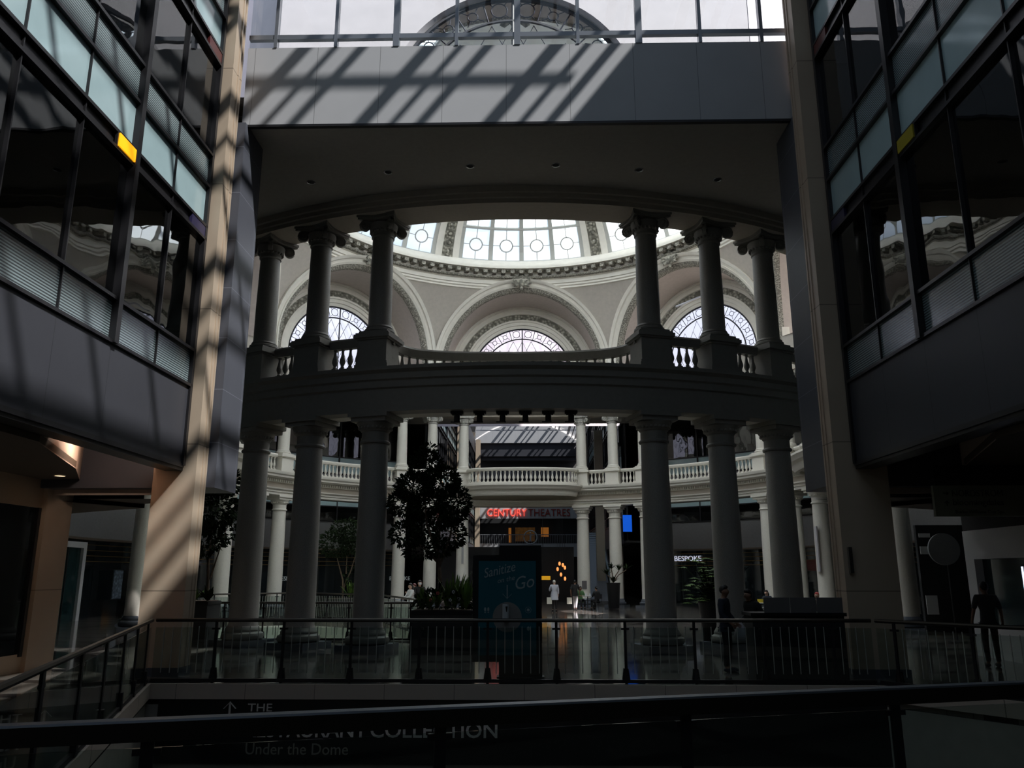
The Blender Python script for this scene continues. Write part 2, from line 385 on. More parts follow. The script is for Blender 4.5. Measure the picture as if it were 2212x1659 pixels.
# dark rooms behind the facades (floor slabs, back walls) and the building shell
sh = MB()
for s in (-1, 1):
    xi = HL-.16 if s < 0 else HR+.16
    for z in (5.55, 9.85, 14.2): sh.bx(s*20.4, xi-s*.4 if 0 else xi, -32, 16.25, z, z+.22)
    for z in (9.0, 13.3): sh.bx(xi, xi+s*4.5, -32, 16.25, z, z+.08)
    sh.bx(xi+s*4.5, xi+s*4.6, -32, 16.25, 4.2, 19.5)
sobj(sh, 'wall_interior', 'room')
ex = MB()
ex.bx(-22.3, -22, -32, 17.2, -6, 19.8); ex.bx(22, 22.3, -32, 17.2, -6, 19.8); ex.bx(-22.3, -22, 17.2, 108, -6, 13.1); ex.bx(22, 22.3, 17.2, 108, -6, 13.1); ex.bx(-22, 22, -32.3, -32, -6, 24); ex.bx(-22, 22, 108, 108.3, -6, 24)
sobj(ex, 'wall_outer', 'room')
rf = MB()
for x0, x1 in ((-22, HL-.14), (HR+.14, 22)):
    rf.bx(x0, x1, -32, 17, 19.6, 19.8)
rf.bx(-22, HL, 17.0, 17.15, 12.6, 19.8); rf.bx(HR, 22, 17.0, 17.15, 12.6, 19.8)
sobj(rf, 'ceiling_side_roof', 'ext')
# soffit between the hall, the ring and the far hall
def ringsheet(z, r, t, m, name, box=(-22, 22, 17.0, 57.0)):
    mb = MB(); x0, x1, y0, y1 = box; n = 144; I = []; O = []
    for i in range(n):
        a = 2*pi*i/n; dx, dy = sin(a), -cos(a)
        k = min(((x1-CX)/dx if dx > 0 else (x0-CX)/dx) if abs(dx) > 1e-6 else 1e9, ((y1-CY)/dy if dy > 0 else (y0-CY)/dy) if abs(dy) > 1e-6 else 1e9)
        I.append((CX+r*dx, CY+r*dy)); O.append((CX+k*dx, CY+k*dy))
    for zz in (z, z+t):
        mb.grid([[(*p, zz) for p in I], [(*p, zz) for p in O]], True)
    return sobj(mb, name, m)
ringsheet(SOF, 16.0, .5, 'soffit', 'ceiling')
# lower strip of soffit next to the bridge, ending on an arc
st = MB(); A = []; Bq = []
for i in range(41):
    x = HL+(HR-HL)*i/40; yy = CY-sqrt(19.35**2-(x-CX)**2); A.append((x, 17.0)); Bq.append((x, yy))
st.grid([[(*p, 12.34) for p in A], [(*p, 12.34) for p in Bq], [(*p, 12.6) for p in Bq]])
sobj(st, 'ceiling_strip', 'soffit')
# bulkheads hanging beyond the piers
for s, x in ((-1, -6.65), (1, 6.2)):
    sobj(MB().bx(x, x+s*16.0, 16.86, 18.1, 3.72, 12.34), 'wall_bulkhead', 'bulk')
# piers
for nm, x0, x1, side in (('pier_left', -7.72, -6.84, 'left'), ('pier_right', 6.2, 7.25, 'right')):
    t = thing('stone_pier', f'tall tan stone pier at the {side} end of the grey bridge, '+('dappled with sunlight' if side == 'left' else 'in deep shade'), 'pier', ((x0+x1)/2, 16.6, 0))
    mb = MB(); sx_ = x1 if side == 'left' else x0; e = 1 if side == 'left' else -1
    mb.bx(x0, x1, 16.3, 16.85, 0, 19.55)
    mb.obj('shaft', 'tan', t, world=True)
    g = MB()
    for yy in (16.62, 16.78): g.bx(sx_, sx_+e*.02, yy-.035, yy+.035, 0, 19.55)
    g.obj('flute', 'tan', t, world=True)
    MB().bx(x0-.03, x1+.03, 16.27, 16.85, 0, .16).obj('plinth', 'base_dark', t, world=True)
# wall light on the right pier
t = thing('wall_bracket', 'small pale bracket fixed low on the right tan pier', 'bracket', (6.32, 16.26, 2.2)); MB().box((0, 0, 0), (.07, .1, .5)).obj('plate', 'steel', t)

# ------------------------------------------------------------------ bridge across the hall
br = thing('pedestrian_bridge', 'grey panelled bridge fascia under a glazed screen, streaked with sunlight', 'bridge', (-.25, 17.1, 12.34))
MB().bx(-6.8, 6.35, 17.0, 17.12, 12.34, 14.45).obj('fascia', 'fascia', br, world=True)
MB().bx(-6.8, 6.35, 16.99, 17.1, 12.30, 12.36).obj('edge_trim', 'frame', br, world=True)
MB().bx(-6.8, 6.35, 17.12, 20.2, 14.30, 14.4).obj('deck', 'soffit', br, world=True)
gs = thing('glazed_screen', 'steel framed glass screen standing on top of the bridge fascia', 'glass screen', (-.25, 17.06, 14.45))
MB().bx(-6.8, 6.35, 17.06, 17.07, 14.45, 19.6).obj('glass_pane', 'clear', gs, world=True)
for i, x in enumerate([-6.14+1.478*k for k in range(9)]):
    w_ = .075 if i in (2, 4, 6) else .04
    MB().bx(x-w_, x+w_, 16.98, 17.14, 14.45, 19.6).obj('mullion', 'frame_lt', gs, world=True)
for z in (14.75, 17.2, 19.55): MB().bx(-6.8, 6.35, 17.0, 17.12, z-.06, z+.06).obj('transom', 'frame_lt', gs, world=True)

# ------------------------------------------------------------------ glass roofs with trusses
XC_, HW_ = (HL+HR)/2, (HR-HL)/2+.1
def vault(x): return 19.6+2.6*(1-((x-XC_)/HW_)**2)
SL = 1.3
def roof_x(xf, zf=14.5):
    """position of a purlin whose shadow line crosses xf on the bridge at height zf"""
    x = xf+4
    for _ in range(30): x = xf+(vault(x)-.25-zf)/SL
    return x
def roof(name, y0, y1, ys, lab):
    root = thing(name, lab, 'skylight', (-.25, (y0+y1)/2, 19.6)); n = 20
    mb = MB(); rows = [[(XC_+HW_*(-1+2*i/n), y, vault(XC_+HW_*(-1+2*i/n))) for i in range(n+1)] for y in (y0, y1)]
    mb.grid(rows).obj('glass', 'roofglass', root, world=True)
    for k in range(-1, 5):
        for o, w_ in ((0, .32), (.75, .12), (1.42, .2)):
            x = roof_x(-5.38+3.08*k+o)
            if abs(x-XC_) > HW_-.25: continue
            z = vault(x)-.25; MB().bar((x, y0, z), (x, y1, z), w_, .12).obj('purlin', 'frame_lt', root, world=True)
    for y in ys: MB().bar((XC_-HW_+.4, y, 20.3), (XC_+HW_-.4, y, 20.3), .12, .14).obj('tie_beam', 'frame_lt', root, world=True)
    return root
roof('hall_skylight', -31.9, 17.3, [13.75-2.1*i for i in range(21)], 'arched glass skylight with long purlins over the near hall')
roof('hall_skylight', 58.1, 105.9, [102.6-3.5*i for i in range(12)], 'arched glass skylight with long purlins over the far hall beyond the rotunda')
# gables closing the vaults
gb = MB()
for y, mm in ((-32, 0), (58, 0), (108, 0)):
    n = 20; xc = (HL+HR)/2; hw = (HR-HL)/2+.1
    top = [(xc+hw*(-1+2*i/n), y, 19.6+2.6*(1-(-1+2*i/n)**2)) for i in range(n+1)]
    gb.grid([top, [(p[0], y, 12.6 if y == 58 else 15) for p in top]])
sobj(gb, 'wall_gable', 'ext')
sobj(MB().bx(HL-.3, HL-.14, -32, 17.3, 17.7, 19.65).bx(HR+.14, HR+.3, -32, 17.3, 17.7, 19.65), 'trim_eaves', 'ext')

# ------------------------------------------------------------------ far hall
f2 = facade('wall_far_left', HL, 1, 58, 106, thick=(97, 87.5, 78, 68.5)); f3 = facade('wall_far_right', HR, -1, 58, 106, thick=(97, 87.5, 78, 68.5))
for i, y in enumerate((66, 74, 82, 90)):
    for m in (('yel_on', 9.23), ('redl', 4.6))[:1]:
        t = thing('accent_light_panel', f'small glowing amber panel on the far left facade, {("nearest", "second", "third", "farthest")[i]} one', 'light panel', (HL+.05, y, 9.23), group='amber panels along the far hall facade'); MB().box((0, 0, 0), (.06, .9, .3)).obj('lens', 'yel_on', t)
sobj(MB().bx(HL-.2, HL-15, 57.0, 108, 4.14, 4.3).bx(HR+.2, 22, 57.0, 108, 4.14, 4.3).bx(HL-.4, HL-.5, 58, 106, 4.3, 19.6).bx(HR+.4, HR+.5, 58, 106, 4.3, 19.6).bx(-22, HL-.3, 57, 108, 12.8, 13).bx(HR+.3, 22, 57, 108, 12.8, 13), 'wall_far_shell', 'room')
fs = MB()
fs.bx(HL, HR, 106, 106.3, 19.2, 21.8)
sobj(fs, 'wall_far_end', 'fascia')
sobj(MB().bx(HL, HR, 106.4, 107.9, 16.9, 19.2).bx(HL, HR, 106.0, 106.4, 17.4, 17.9), 'wall_far_end_upper', 'clad')
sobj(MB().bx(HL, HR, 106.0, 106.4, 9.2, 11.0).bx(HL, HR, 106, 106.4, 4.3, 6.0), 'wall_far_band', 'fascia')
sobj(MB().bx(-22, 22, 107.5, 107.9, 0, 19), 'wall_far_back', 'black_m')
for z0, lab in ((6.0, 'dark slatted balcony rail below the red cinema sign'), (14.4, 'dark balcony rail with pale caps high on the far end wall')):
    t = thing('balcony_rail', lab, 'railing', (-.25, 105.9, z0)); mb = MB()
    for i in range(60): mb.box((-6.7+i*.227, 0, .55), (.05, .05, 1.05))
    mb.obj('slat', 'frame_lt', t); MB().box((0, 0, 1.12), (13.6, .12, .08)).obj('top_rail', 'frame_lt', t)
# cinema sign
M['neon'] = mat('red neon', (1, .10, .07), .4, emit=.75)
M['redsign'] = mat('red sign face', (.30, .03, .02), .4)
t = thing('cinema_sign', 'red neon lettering reading CENTURY THEATRES on grey band of far hall', 'sign', (-5.5, 105.9, 9.5))
text('CENTURY', 'lettering', 'neon', t, (0, 0, 0), (pi/2, 0, 0), 1.35, .05, xs=.86)
text('THEATRES', 'lettering', 'redsign', t, (5.4, 0, 0), (pi/2, 0, 0), 1.35, .05, xs=.88)
M['amberglow'] = mat('amber interior', (.8, .27, .04), .6, emit=.18)
t = thing('concession_display', 'amber lit display wall behind glass under the cinema sign', 'display', (-.5, 107, 6.2))
MB().box((0, 0, 1), (2.6, .1, 1.8)).obj('backdrop', mat('amber mural', (.30, .12, .02), .6, emit=.06, noise=.7, nscale=2), t); MB().box((2.6, -.1, 1.3), (1, .1, 1.2)).obj('poster', 'amberglow', t); MB().box((-2, -.1, .9), (.35, .1, 1.9)).obj('light_column', 'amberglow', t)
M['bluescr'] = mat('blue screen', (.01, .14, .9), .3, emit=.55)
t = thing('video_screen', 'bright blue vertical screen hung between far right columns', 'screen', (6.95, 57.4, 5.5))
MB().box((0, 0, 0), (.62, .06, 1.15)).obj('display', 'bluescr', t); MB().box((0, .06, 0), (.7, .06, 1.23)).obj('frame', 'black', t); MB().bx(-.02, .02, .02, .06, .6, 7).obj('hanger', 'frame', t)
# escalator in the far hall
t = thing('escalator', 'steep escalator with pale glass balustrades behind the far right columns', 'escalator', (4.2, 57.5, 0))
for q in (0, 1.5):
    MB().add([(q, 0, .9), (q, 9, 6.0), (q, 9, 7.0), (q, 0, 1.9), (q+.04, 0, .9), (q+.04, 9, 6.0), (q+.04, 9, 7.0), (q+.04, 0, 1.9)], [(0, 1, 2, 3), (7, 6, 5, 4), (0, 4, 5, 1), (3, 2, 6, 7), (0, 3, 7, 4), (1, 5, 6, 2)]).obj('side_panel', 'spandrel', t)
    MB().bar((q, 0, 1.95), (q, 9, 7.05), .09, .07).obj('handrail', 'frame', t)
sm = MB()
for i in range(26): sm.box((.77, .3+i*.34, .12+i*.2), (1.4, .34, .2))
sm.obj('step', 'frame_lt', t); MB().bar((.77, 0, -.0), (.77, 9, 5.1), 1.5, .5).obj('truss', 'frame_lt', t)

# ------------------------------------------------------------------ rotunda outer wall with curtain glazing
def owall(a0, a1, lower):
    root = struct('wall_rotunda_'+('right' if a0 > 0 and a0 < 180 else 'left')); r = 19.8; n = max(2, int((a1-a0)/3))
    pa = arc(a0, a1, r, n); lv = [(5.0, 6.3, 'clad2', 'cladding'), (6.3, 7.2, 'spandrel', 'spandrel_panel'), (7.2, 9.5, 'vision', 'glass_pane'), (9.5, 9.7, 'frame', 'dark_band'), (9.7, 10.6, 'spandrel', 'spandrel_panel'), (10.6, 12.6, 'vision', 'glass_pane')]
    lv = [(3.6, 5.35, 'clad2', 'cladding'), (5.35, 6.3, 'vision', 'glass_pane'), (6.3, 7.0, 'spandrel', 'spandrel_panel'), (7.0, 8.45, 'clad2', 'cladding'), (8.45, 9.55, 'spandrel', 'spandrel_panel'), (9.55, 12.6, 'vision', 'glass_pane')]
    for z0, z1, m, nm in lv:
        MB().sweep(pa, [(.0, z0), (.06, z0), (.06, z1), (0, z1)]).obj(nm, m, root)
    tm = MB()
    for z in (5.35, 6.3, 7.0, 8.45, 9.55): tm.sweep(pa, [(-.02, z-.035), (.12, z-.035), (.12, z+.035), (-.02, z+.035)])
    tm.obj('transom', 'frame', root)
    ml = MB(); a = a0
    while a <= a1:
        t_ = rad(a)
        ml.box(P(a, r-.08, 5.82), (.09, .14, .95), t_); ml.box(P(a, r-.08, 6.65), (.05, .14, .7), t_); ml.box(P(a, r-.08, 10.55), (.09, .14, 4.1), t_); a += 6.5
    ml.obj('mullion', 'frame', root)
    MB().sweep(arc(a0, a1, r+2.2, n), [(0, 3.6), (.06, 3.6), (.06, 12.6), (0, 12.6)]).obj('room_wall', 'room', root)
    MB().sweep(pa, [(.1, 3.6), (-2.2, 3.6), (-2.2, 3.5), (.1, 3.5)]).obj('underside', 'ceil_dark', root)
    if lower:
        l0, l1 = lower; q = arc(l0, l1, r+.4, max(2, int((l1-l0)/3)))
        MB().sweep(q, [(0, 0), (.06, 0), (.06, 3.6), (0, 3.6)]).obj('shopfront', 'shopglass', root)
        g = MB()
        for z in (2.55, 2.8, 3.05, 3.3): g.sweep(q, [(.05, z), (.09, z), (.09, z+.025), (.05, z+.025)])
        g.obj('gold_line', 'gold', root)
    return root
M['pillar'] = mat('taupe pillar', (.30, .26, .21), .7)
M['clad2'] = mat('grey wall cladding', (.20, .195, .20), .5, noise=.05)
M['shopglass'] = mat('dark shop glass', (.012, .016, .018), .04, spec=.8)
M['tealglass'] = mat('teal glass', (.012, .035, .036), .06, spec=.6)
M['gold'] = mat('dim brass line', (.30, .17, .05), .4, .6)
owall(27, 155, (72, 155)); owall(205, 333, (205, 288))
# ceilings of the side passages, storefront walls beside the near hall
for s in (-1, 1):
    xi = HL if s < 0 else HR
    mb = MB()
    for i in range(30):
        a0 = 20.5+i*70/30; a1 = 20.5+(i+1)*70/30
        p, q = P(s*a0, 19.75), P(s*a1, 19.75)
        mb.quad((p[0], p[1], 3.6), (q[0], q[1], 3.6), (s*22, q[1], 3.6), (s*22, p[1], 3.6))
    mb.quad((xi+s*.6, 18.1, 3.6), (s*22, 18.1, 3.6), (s*22, P(s*20.5, 19.75)[1], 3.6), (xi+s*.6, P(s*20.5, 19.75)[1], 3.6))
    # slanting coffer beside the box, warm lit
    X_ = lambda d: xi+s*d
    def plate(poly, z0, z1): 
        pl = [(X_(d) if d < 90 else s*22, y) for d, y in poly]; mb.prism(pl if s < 0 else pl[::-1], z0, z1)
    plate([(.4, -32), (.4, 12.0), (1.5, 15.0), (3.1, 18.1), (99, 18.1), (99, -32)], 3.9, 4.02)
    sobj(mb, 'ceiling_passage', 'ceil_dark')
    sobj(MB().bx(X_(.02), X_(.38), -32, 16.3, 4.0, 4.10), 'ceiling_box_soffit', 'frame')
    cv = MB(); cv.bx(X_(.36), X_(3.2), 11.5, 16.25, 4.66, 4.72); cv.bx(X_(.70), X_(3.2), 16.25, 18.1, 4.66, 4.72); cv.bx(X_(.70), X_(3.2), 17.2, 17.26, 3.6, 4.7); cv.bx(X_(.36), X_(.39), 11.5, 16.25, 4.1, 4.7)
    for (d0, y0), (d1, y1) in (((.4, 12.0), (1.5, 15.0)), ((1.5, 15.0), (2.63, 17.2))): cv.quad((X_(d0), y0, 3.88), (X_(d1), y1, 3.88), (X_(d1), y1, 4.7), (X_(d0), y0, 4.7))
    sobj(cv, 'ceiling_coffer', 'cove')
sw = MB()
sw.bx(-22, -10.75, 17.8, 18.0, 0, 3.9); sobj(sw, 'wall_left_return', 'tan')
sobj(MB().bx(11.3, 22, 20.9, 21.1, 0, 3.6), 'wall_right_return', 'black_m')
#--LOWER HALL STOREFRONTS--
for s, nm, ye in ((-1, 'left', 17.0), (1, 'right', 16.9)):
    root = struct('wall_storefront_'+nm); x = s*10.4 if s < 0 else 11.0
    MB().bx(x, x+s*.06, -32, ye, .35, 3.3).obj('shopfront', 'shopglass', root)
    MB().bx(x-s*.02, x+s*.1, -32, ye, 0, .35).bx(x-s*.02, x+s*.1, -32, ye, 3.3, 3.9).obj('stone_band', 'tan', root)
    for y in (1, 5, 9, 13, ye-.1): MB().bx(x-s*.06, x+s*.1, y-.05, y+.05, .3, 3.3).obj('mullion', 'frame', root)
    if s < 0: MB().bx(x-s*.12, x+s*.3, 17.0, 17.98, 0, 3.9).obj('stone_pilaster', 'tan', root)
    else:
        MB().bx(x, x+.3, 17.1, 17.5, 0, 3.0).bx(x, x+.3, 20.5, 20.9, 0, 3.0).bx(x, x+.3, 17.5, 20.5, 2.3, 3.0).bx(x, x+.3, 17.5, 20.5, 0, .75).obj('white_portal', 'white', root)
        MB().bx(x+.2, x+.24, 17.5, 20.5, .75, 2.3).obj('portal_glass', 'tealglass', root); MB().bx(x+.02, x+.3, 16.9, 20.9, 3.0, 3.9).obj('dark_header', 'black_m', root)

for y, lab in ((78, 'tan stone pier partway along the far hall left facade'), (105.2, 'tan stone pier at the end of the far hall left facade')):
    t = thing('stone_pier', lab, 'pier', (HL+.42, y, 0)); MB().bx(-.3, .3, -.35, .35, 0, 19.5).obj('shaft', 'tan', t)

for x, y, w_, lab in ((5.25, 60.0, .62, 'grey brown square pillar just right of the innermost far right column'), (6.75, 61.5, .55, 'grey brown square pillar between the two outer far right columns'), (4.35, 62.5, .5, 'narrow dark pillar just behind the innermost far right column')):
    t = thing('square_pillar', lab, 'pillar', (x, y, 0)); MB().bx(-w_/2, w_/2, -.3, .3, 0, 12.6).obj('shaft', 'pillar', t); MB().bx(-w_/2-.04, w_/2+.04, -.34, .34, 0, .2).obj('base', 'base_dark', t)
# ------------------------------------------------------------------ rotunda drum: eight arched bays
ZA, RA, VW = 15.15, 5.15, 16.3
def Rw(z): return 15.15 if z < ZA else 15.15-.064*(z-ZA)**2
def vsurf(u, z): return sqrt(max(Rw(z)**2-u*u, 1))
def bayxf(k):
    t = rad(45*k)
    return lambda p: (CX+p[0]*cos(t)+p[1]*sin(t), CY+p[0]*sin(t)-p[1]*cos(t), p[2])   # u right, v outward (near at k = 0)
def archrows(prof, n=36, surf=True, zb=14.0):
    """prof = [(r, d)], d inward of the wall surface (surf) or absolute v"""
    rows = []
    for r, d in prof:
        row = []
        pts = [(-r, zb+(ZA-zb)*i/3) for i in range(3)]+[(-r*cos(pi*i/n), ZA+r*sin(pi*i/n)) for i in range(n+1)]+[(r, ZA-(ZA-zb)*(i+1)/3) for i in range(3)]
        for u, z in pts: row.append((u, vsurf(u, z)-d if surf else d, z))
        rows.append(row)
    return rows
def bay(k):
    X = bayxf(k); root = struct('wall_dome_bay')
    def emit(mb, name, m, par=root, smooth=40):
        mb.v = [X(p) for p in mb.v]; return mb.obj(name, m, par, smooth)
    # curved spandrel with the arch cut out
    mb = MB(); zs = [12.5, 13.3, 14.0, 14.6, ZA]+[ZA+RA*sin(pi/2*i/22) for i in range(1, 23)]+[20.5, 20.75]
    for sg in (-1, 1):
        rows = []
        for z in zs:
            ra = 0 if z < 14.01 else (RA if z <= ZA else sqrt(max(RA*RA-(z-ZA)**2, 0)))
            R = Rw(z); f0 = asin(min(1, ra/R)); f1 = rad(22.5)
            rows.append([(sg*R*sin(f0+(f1-f0)*j/8), R*cos(f0+(f1-f0)*j/8), z) for j in range(9)])
        mb.grid(rows)
    emit(mb, 'spandrel', 'plaster_grey')
    emit(MB().grid(archrows([(5.36, .02), (5.36, .15), (5.48, .19), (5.50, .12), (5.64, .12), (5.66, .22), (5.82, .24), (5.84, .02)])), 'archivolt', 'plaster')
    emit(MB().grid(archrows([(5.10, -.12), (5.12, .06), (5.2, .11), (5.36, .12)])), 'ornament_band', 'carved_fine')
    # recess
    a = archrows([(5.12, 0)]); b = archrows([(5.02, VW)], surf=False)
    emit(MB().grid([a[0], b[0]]), 'recess', 'plaster_pink')
    emit(MB().grid(archrows([(5.04, VW), (5.04, VW-.12), (4.86, VW-.16), (4.84, VW-.06), (4.7, VW-.06), (4.68, VW-.12), (4.5, VW-.14), (4.48, VW-.03)], surf=False)), 'inner_archivolt', 'plaster')
    emit(MB().grid(archrows([(4.5, VW-.03), (4.06, VW-.03)], surf=False)), 'rosette_band', 'carved')
    rs = MB()
    for i in range(1, 20):
        t = pi*i/20; c = (-4.28*cos(t), VW-.04, ZA+4.28*sin(t)); rs.ball(c, .11, 4, (1, .5, 1))
        for q in range(5):
            rs.ball((c[0]+.13*cos(q*1.257), c[1], c[2]+.13*sin(q*1.257)), .05, 3, (1, .5, 1))
    emit(rs, 'rosettes', 'carved')
    emit(MB().grid(archrows([(4.08, VW-.03), (4.08, VW-.12), (3.95, VW-.14), (3.93, VW-.05), (3.72, VW-.05), (3.70, VW+.05), (3.5, VW+.08), (3.5, VW+.2)], surf=False)), 'window_surround', 'plaster')
    # sill
    mb = MB(); mb.grid([[(u/8*5.3, vsurf(u/8*5.3, 14.0)+.0, 14.0) for u in range(-8, 9)], [(u/8*5.3, VW+.25, 14.0) for u in range(-8, 9)]])
    emit(mb, 'sill', 'plaster')
    # window
    win = MB(); n = 36
    pts = [(-3.5, VW+.15, 14.0)]+[(-3.5*cos(pi*i/n), VW+.15, ZA+3.5*sin(pi*i/n)) for i in range(n+1)]+[(3.5, VW+.15, 14.0)]
    win.add(pts, [tuple(range(len(pts)))])
    wo = emit(win, 'window_pane', 'winglass', root, None)
    L = MB(); v = VW+.13
    def ar(r, w_, a0=0, a1=180, nn=40): L.tube([(-r*cos(rad(a0+(a1-a0)*i/nn)), v, ZA+r*sin(rad(a0+(a1-a0)*i/nn))) for i in range(nn+1)], w_, 5)
    ar(3.46, .07); ar(2.75, .045); L.tube([(0, v, 14.0), (0, v, ZA+3.5)], .045, 5); L.tube([(-3.5, v, 14.05), (3.5, v, 14.05)], .05, 5)
    for i in range(12):
        a_ = rad(7.5+15*i); c = (-3.12*cos(a_), v, ZA+3.12*sin(a_)); rr = .24 if i in (5, 6) else .15
        L.tube([(c[0]+rr*cos(q*pi/7), v, c[2]+rr*sin(q*pi/7)) for q in range(15)], .02, 4)
        for q in range(4):
            b_ = a_+pi/4+q*pi/2; e = (-1, 1)[0]
            L.tube([(c[0]-rr*cos(b_), v, c[2]+rr*sin(b_)), (c[0]-.37*cos(b_), v, c[2]+.37*sin(b_))], .015, 4)
        b_ = rad(15*i); L.tube([(-2.75*cos(b_), v, ZA+2.75*sin(b_)), (-3.46*cos(b_), v, ZA+3.46*sin(b_))], .022, 4)
    for j in range(-4, 5):
        x = j*.62
        if abs(x) < 2.7:
            zt = ZA+sqrt(2.75**2-x*x); z = 14.0; pp = []
            i = 0
            while z < zt: pp.append((x+(.31 if i % 2 else 0), v, z)); z += .62; i += 1
            if len(pp) > 1: L.tube(pp, .015, 4)
            pp = [(2*x-p[0], p[1], p[2]) for p in pp]
            if len(pp) > 1: L.tube(pp, .015, 4)
    emit(L, 'leading', 'lead', root, None)
    # outside face
    mb = MB(); h = 6.9; v = VW+.32; rows = [[], []]
    m_ = 40
    for i in range(m_+1):
        t = pi*i/m_; ci = (-3.6*cos(t), v, ZA+3.6*sin(t))
        dx, dz = -cos(t), sin(t); k_ = min(h/abs(dx) if abs(dx) > 1e-6 else 99, (22.2-ZA)/dz if dz > 1e-6 else 99)
        rows[0].append(ci); rows[1].append((dx*k_, v, ZA+dz*k_))
    mb.grid(rows)
    for sg in (-1, 1): mb.quad((sg*3.6, v, 12.6), (sg*h, v, 12.6), (sg*h, v, ZA), (sg*3.6, v, ZA))
    mb.quad((-3.6, v, 12.6), (3.6, v, 12.6), (3.6, v, 14.0), (-3.6, v, 14.0))
    emit(mb, 'outer_wall', 'ext', root, None)
    emit(MB().grid([[(p[0]*3.5/3.6, VW+.15, ZA+(p[2]-ZA)*3.5/3.6) for p in rows[0]], rows[0]]), 'reveal', 'ext', root)
    # impost cornice at the piers
    for sg in (-1, 1):
        path = [(sg*5.1, VW), (sg*5.1, vsurf(5.1, 14.9))]+[(15.15*sin(rad(f))*sg, 15.15*cos(rad(f))) for f in (20.4, 21.5, 22.5)]
        pr = [(0, 14.35), (.1, 14.4), (.1, 14.55), (.18, 14.6), (.2, 14.75), (.34, 14.85), (.38, 15.0), (.38, 15.08), (0, 15.12)]
        if sg > 0: pr = [(-d, z) for d, z in pr]
        pr = [(-d, z) for d, z in pr]
        emit(MB().sweep(path, pr), 'impost_cornice', 'plaster')
    # cartouche over the crown
    zc = 20.75; vc = vsurf(0, zc)-.22
    c = MB(); c.ball((0, vc, zc), .33, 6, (.8, .5, 1.05)); c.ball((0, vc-.12, zc-.02), .2, 5, (.8, .5, 1.1))
    for sg in (-1, 1):
        for q in range(5):
            a_ = rad(-35+q*28); L_ = .75-.06*abs(q-2)
            c.tube([(sg*.25*cos(a_), vc, zc+.25*sin(a_)), (sg*.55*L_*1.3*cos(a_*.8), vc-.1, zc+.6*L_*sin(a_)), (sg*L_*cos(a_), vc-.02, zc+L_*sin(a_)*.9+.05)], [.09, .1, .02], 6)
        c.ball((sg*.3, vc-.05, zc+.32), .13, 4)
    c.ball((0, vc-.03, zc+.45), .16, 4); c.ball((0, vc-.03, zc-.42), .12, 4)
    emit(c, 'cartouche', 'carved')
    return root
for k in range(8): bay(k)

def ring(prof, n=192, name='r', m='plaster', par=None, smooth=35):
    mb = MB(); mb.grid([[P(360*j/n, r, z) for j in range(n)] for r, z in prof], True); return mb.obj(name, m, par, smooth)
cor = struct('trim_dome_cornice')
ring([(13.45, 20.35), (13.3, 20.4), (13.3, 20.5), (13.2, 20.55), (13.2, 20.68), (13.12, 20.7), (13.1, 20.95), (12.95, 20.98)], name='frieze', m='plaster', par=cor)
ring([(12.98, 20.98), (12.78, 21.03), (12.75, 21.12), (12.85, 21.16)], name='egg_and_dart', m='carved_fine', par=cor)
ring([(12.95, 21.14), (12.95, 21.48), (12.3, 21.5), (12.28, 21.66), (12.36, 21.68), (12.36, 21.78), (12.5, 21.84), (12.52, 21.98), (12.66, 22.0), (12.70, 22.16), (13.4, 22.2)], name='corona', m='plaster', par=cor)
md = MB(); rsx = MB()
for j in range(132):
    a = 360*j/132; md.box(P(a, 12.66, 21.36), (.27, .5, .22), rad(a)); md.box(P(a, 12.5, 21.26), (.2, .22, .08), rad(a)); rsx.ball(P(a+1.36, 12.62, 21.44), .1, 3, (1, 1, .5))
md.obj('modillions', 'carved_fine', cor); rsx.obj('cornice_rosettes', 'carved', cor)
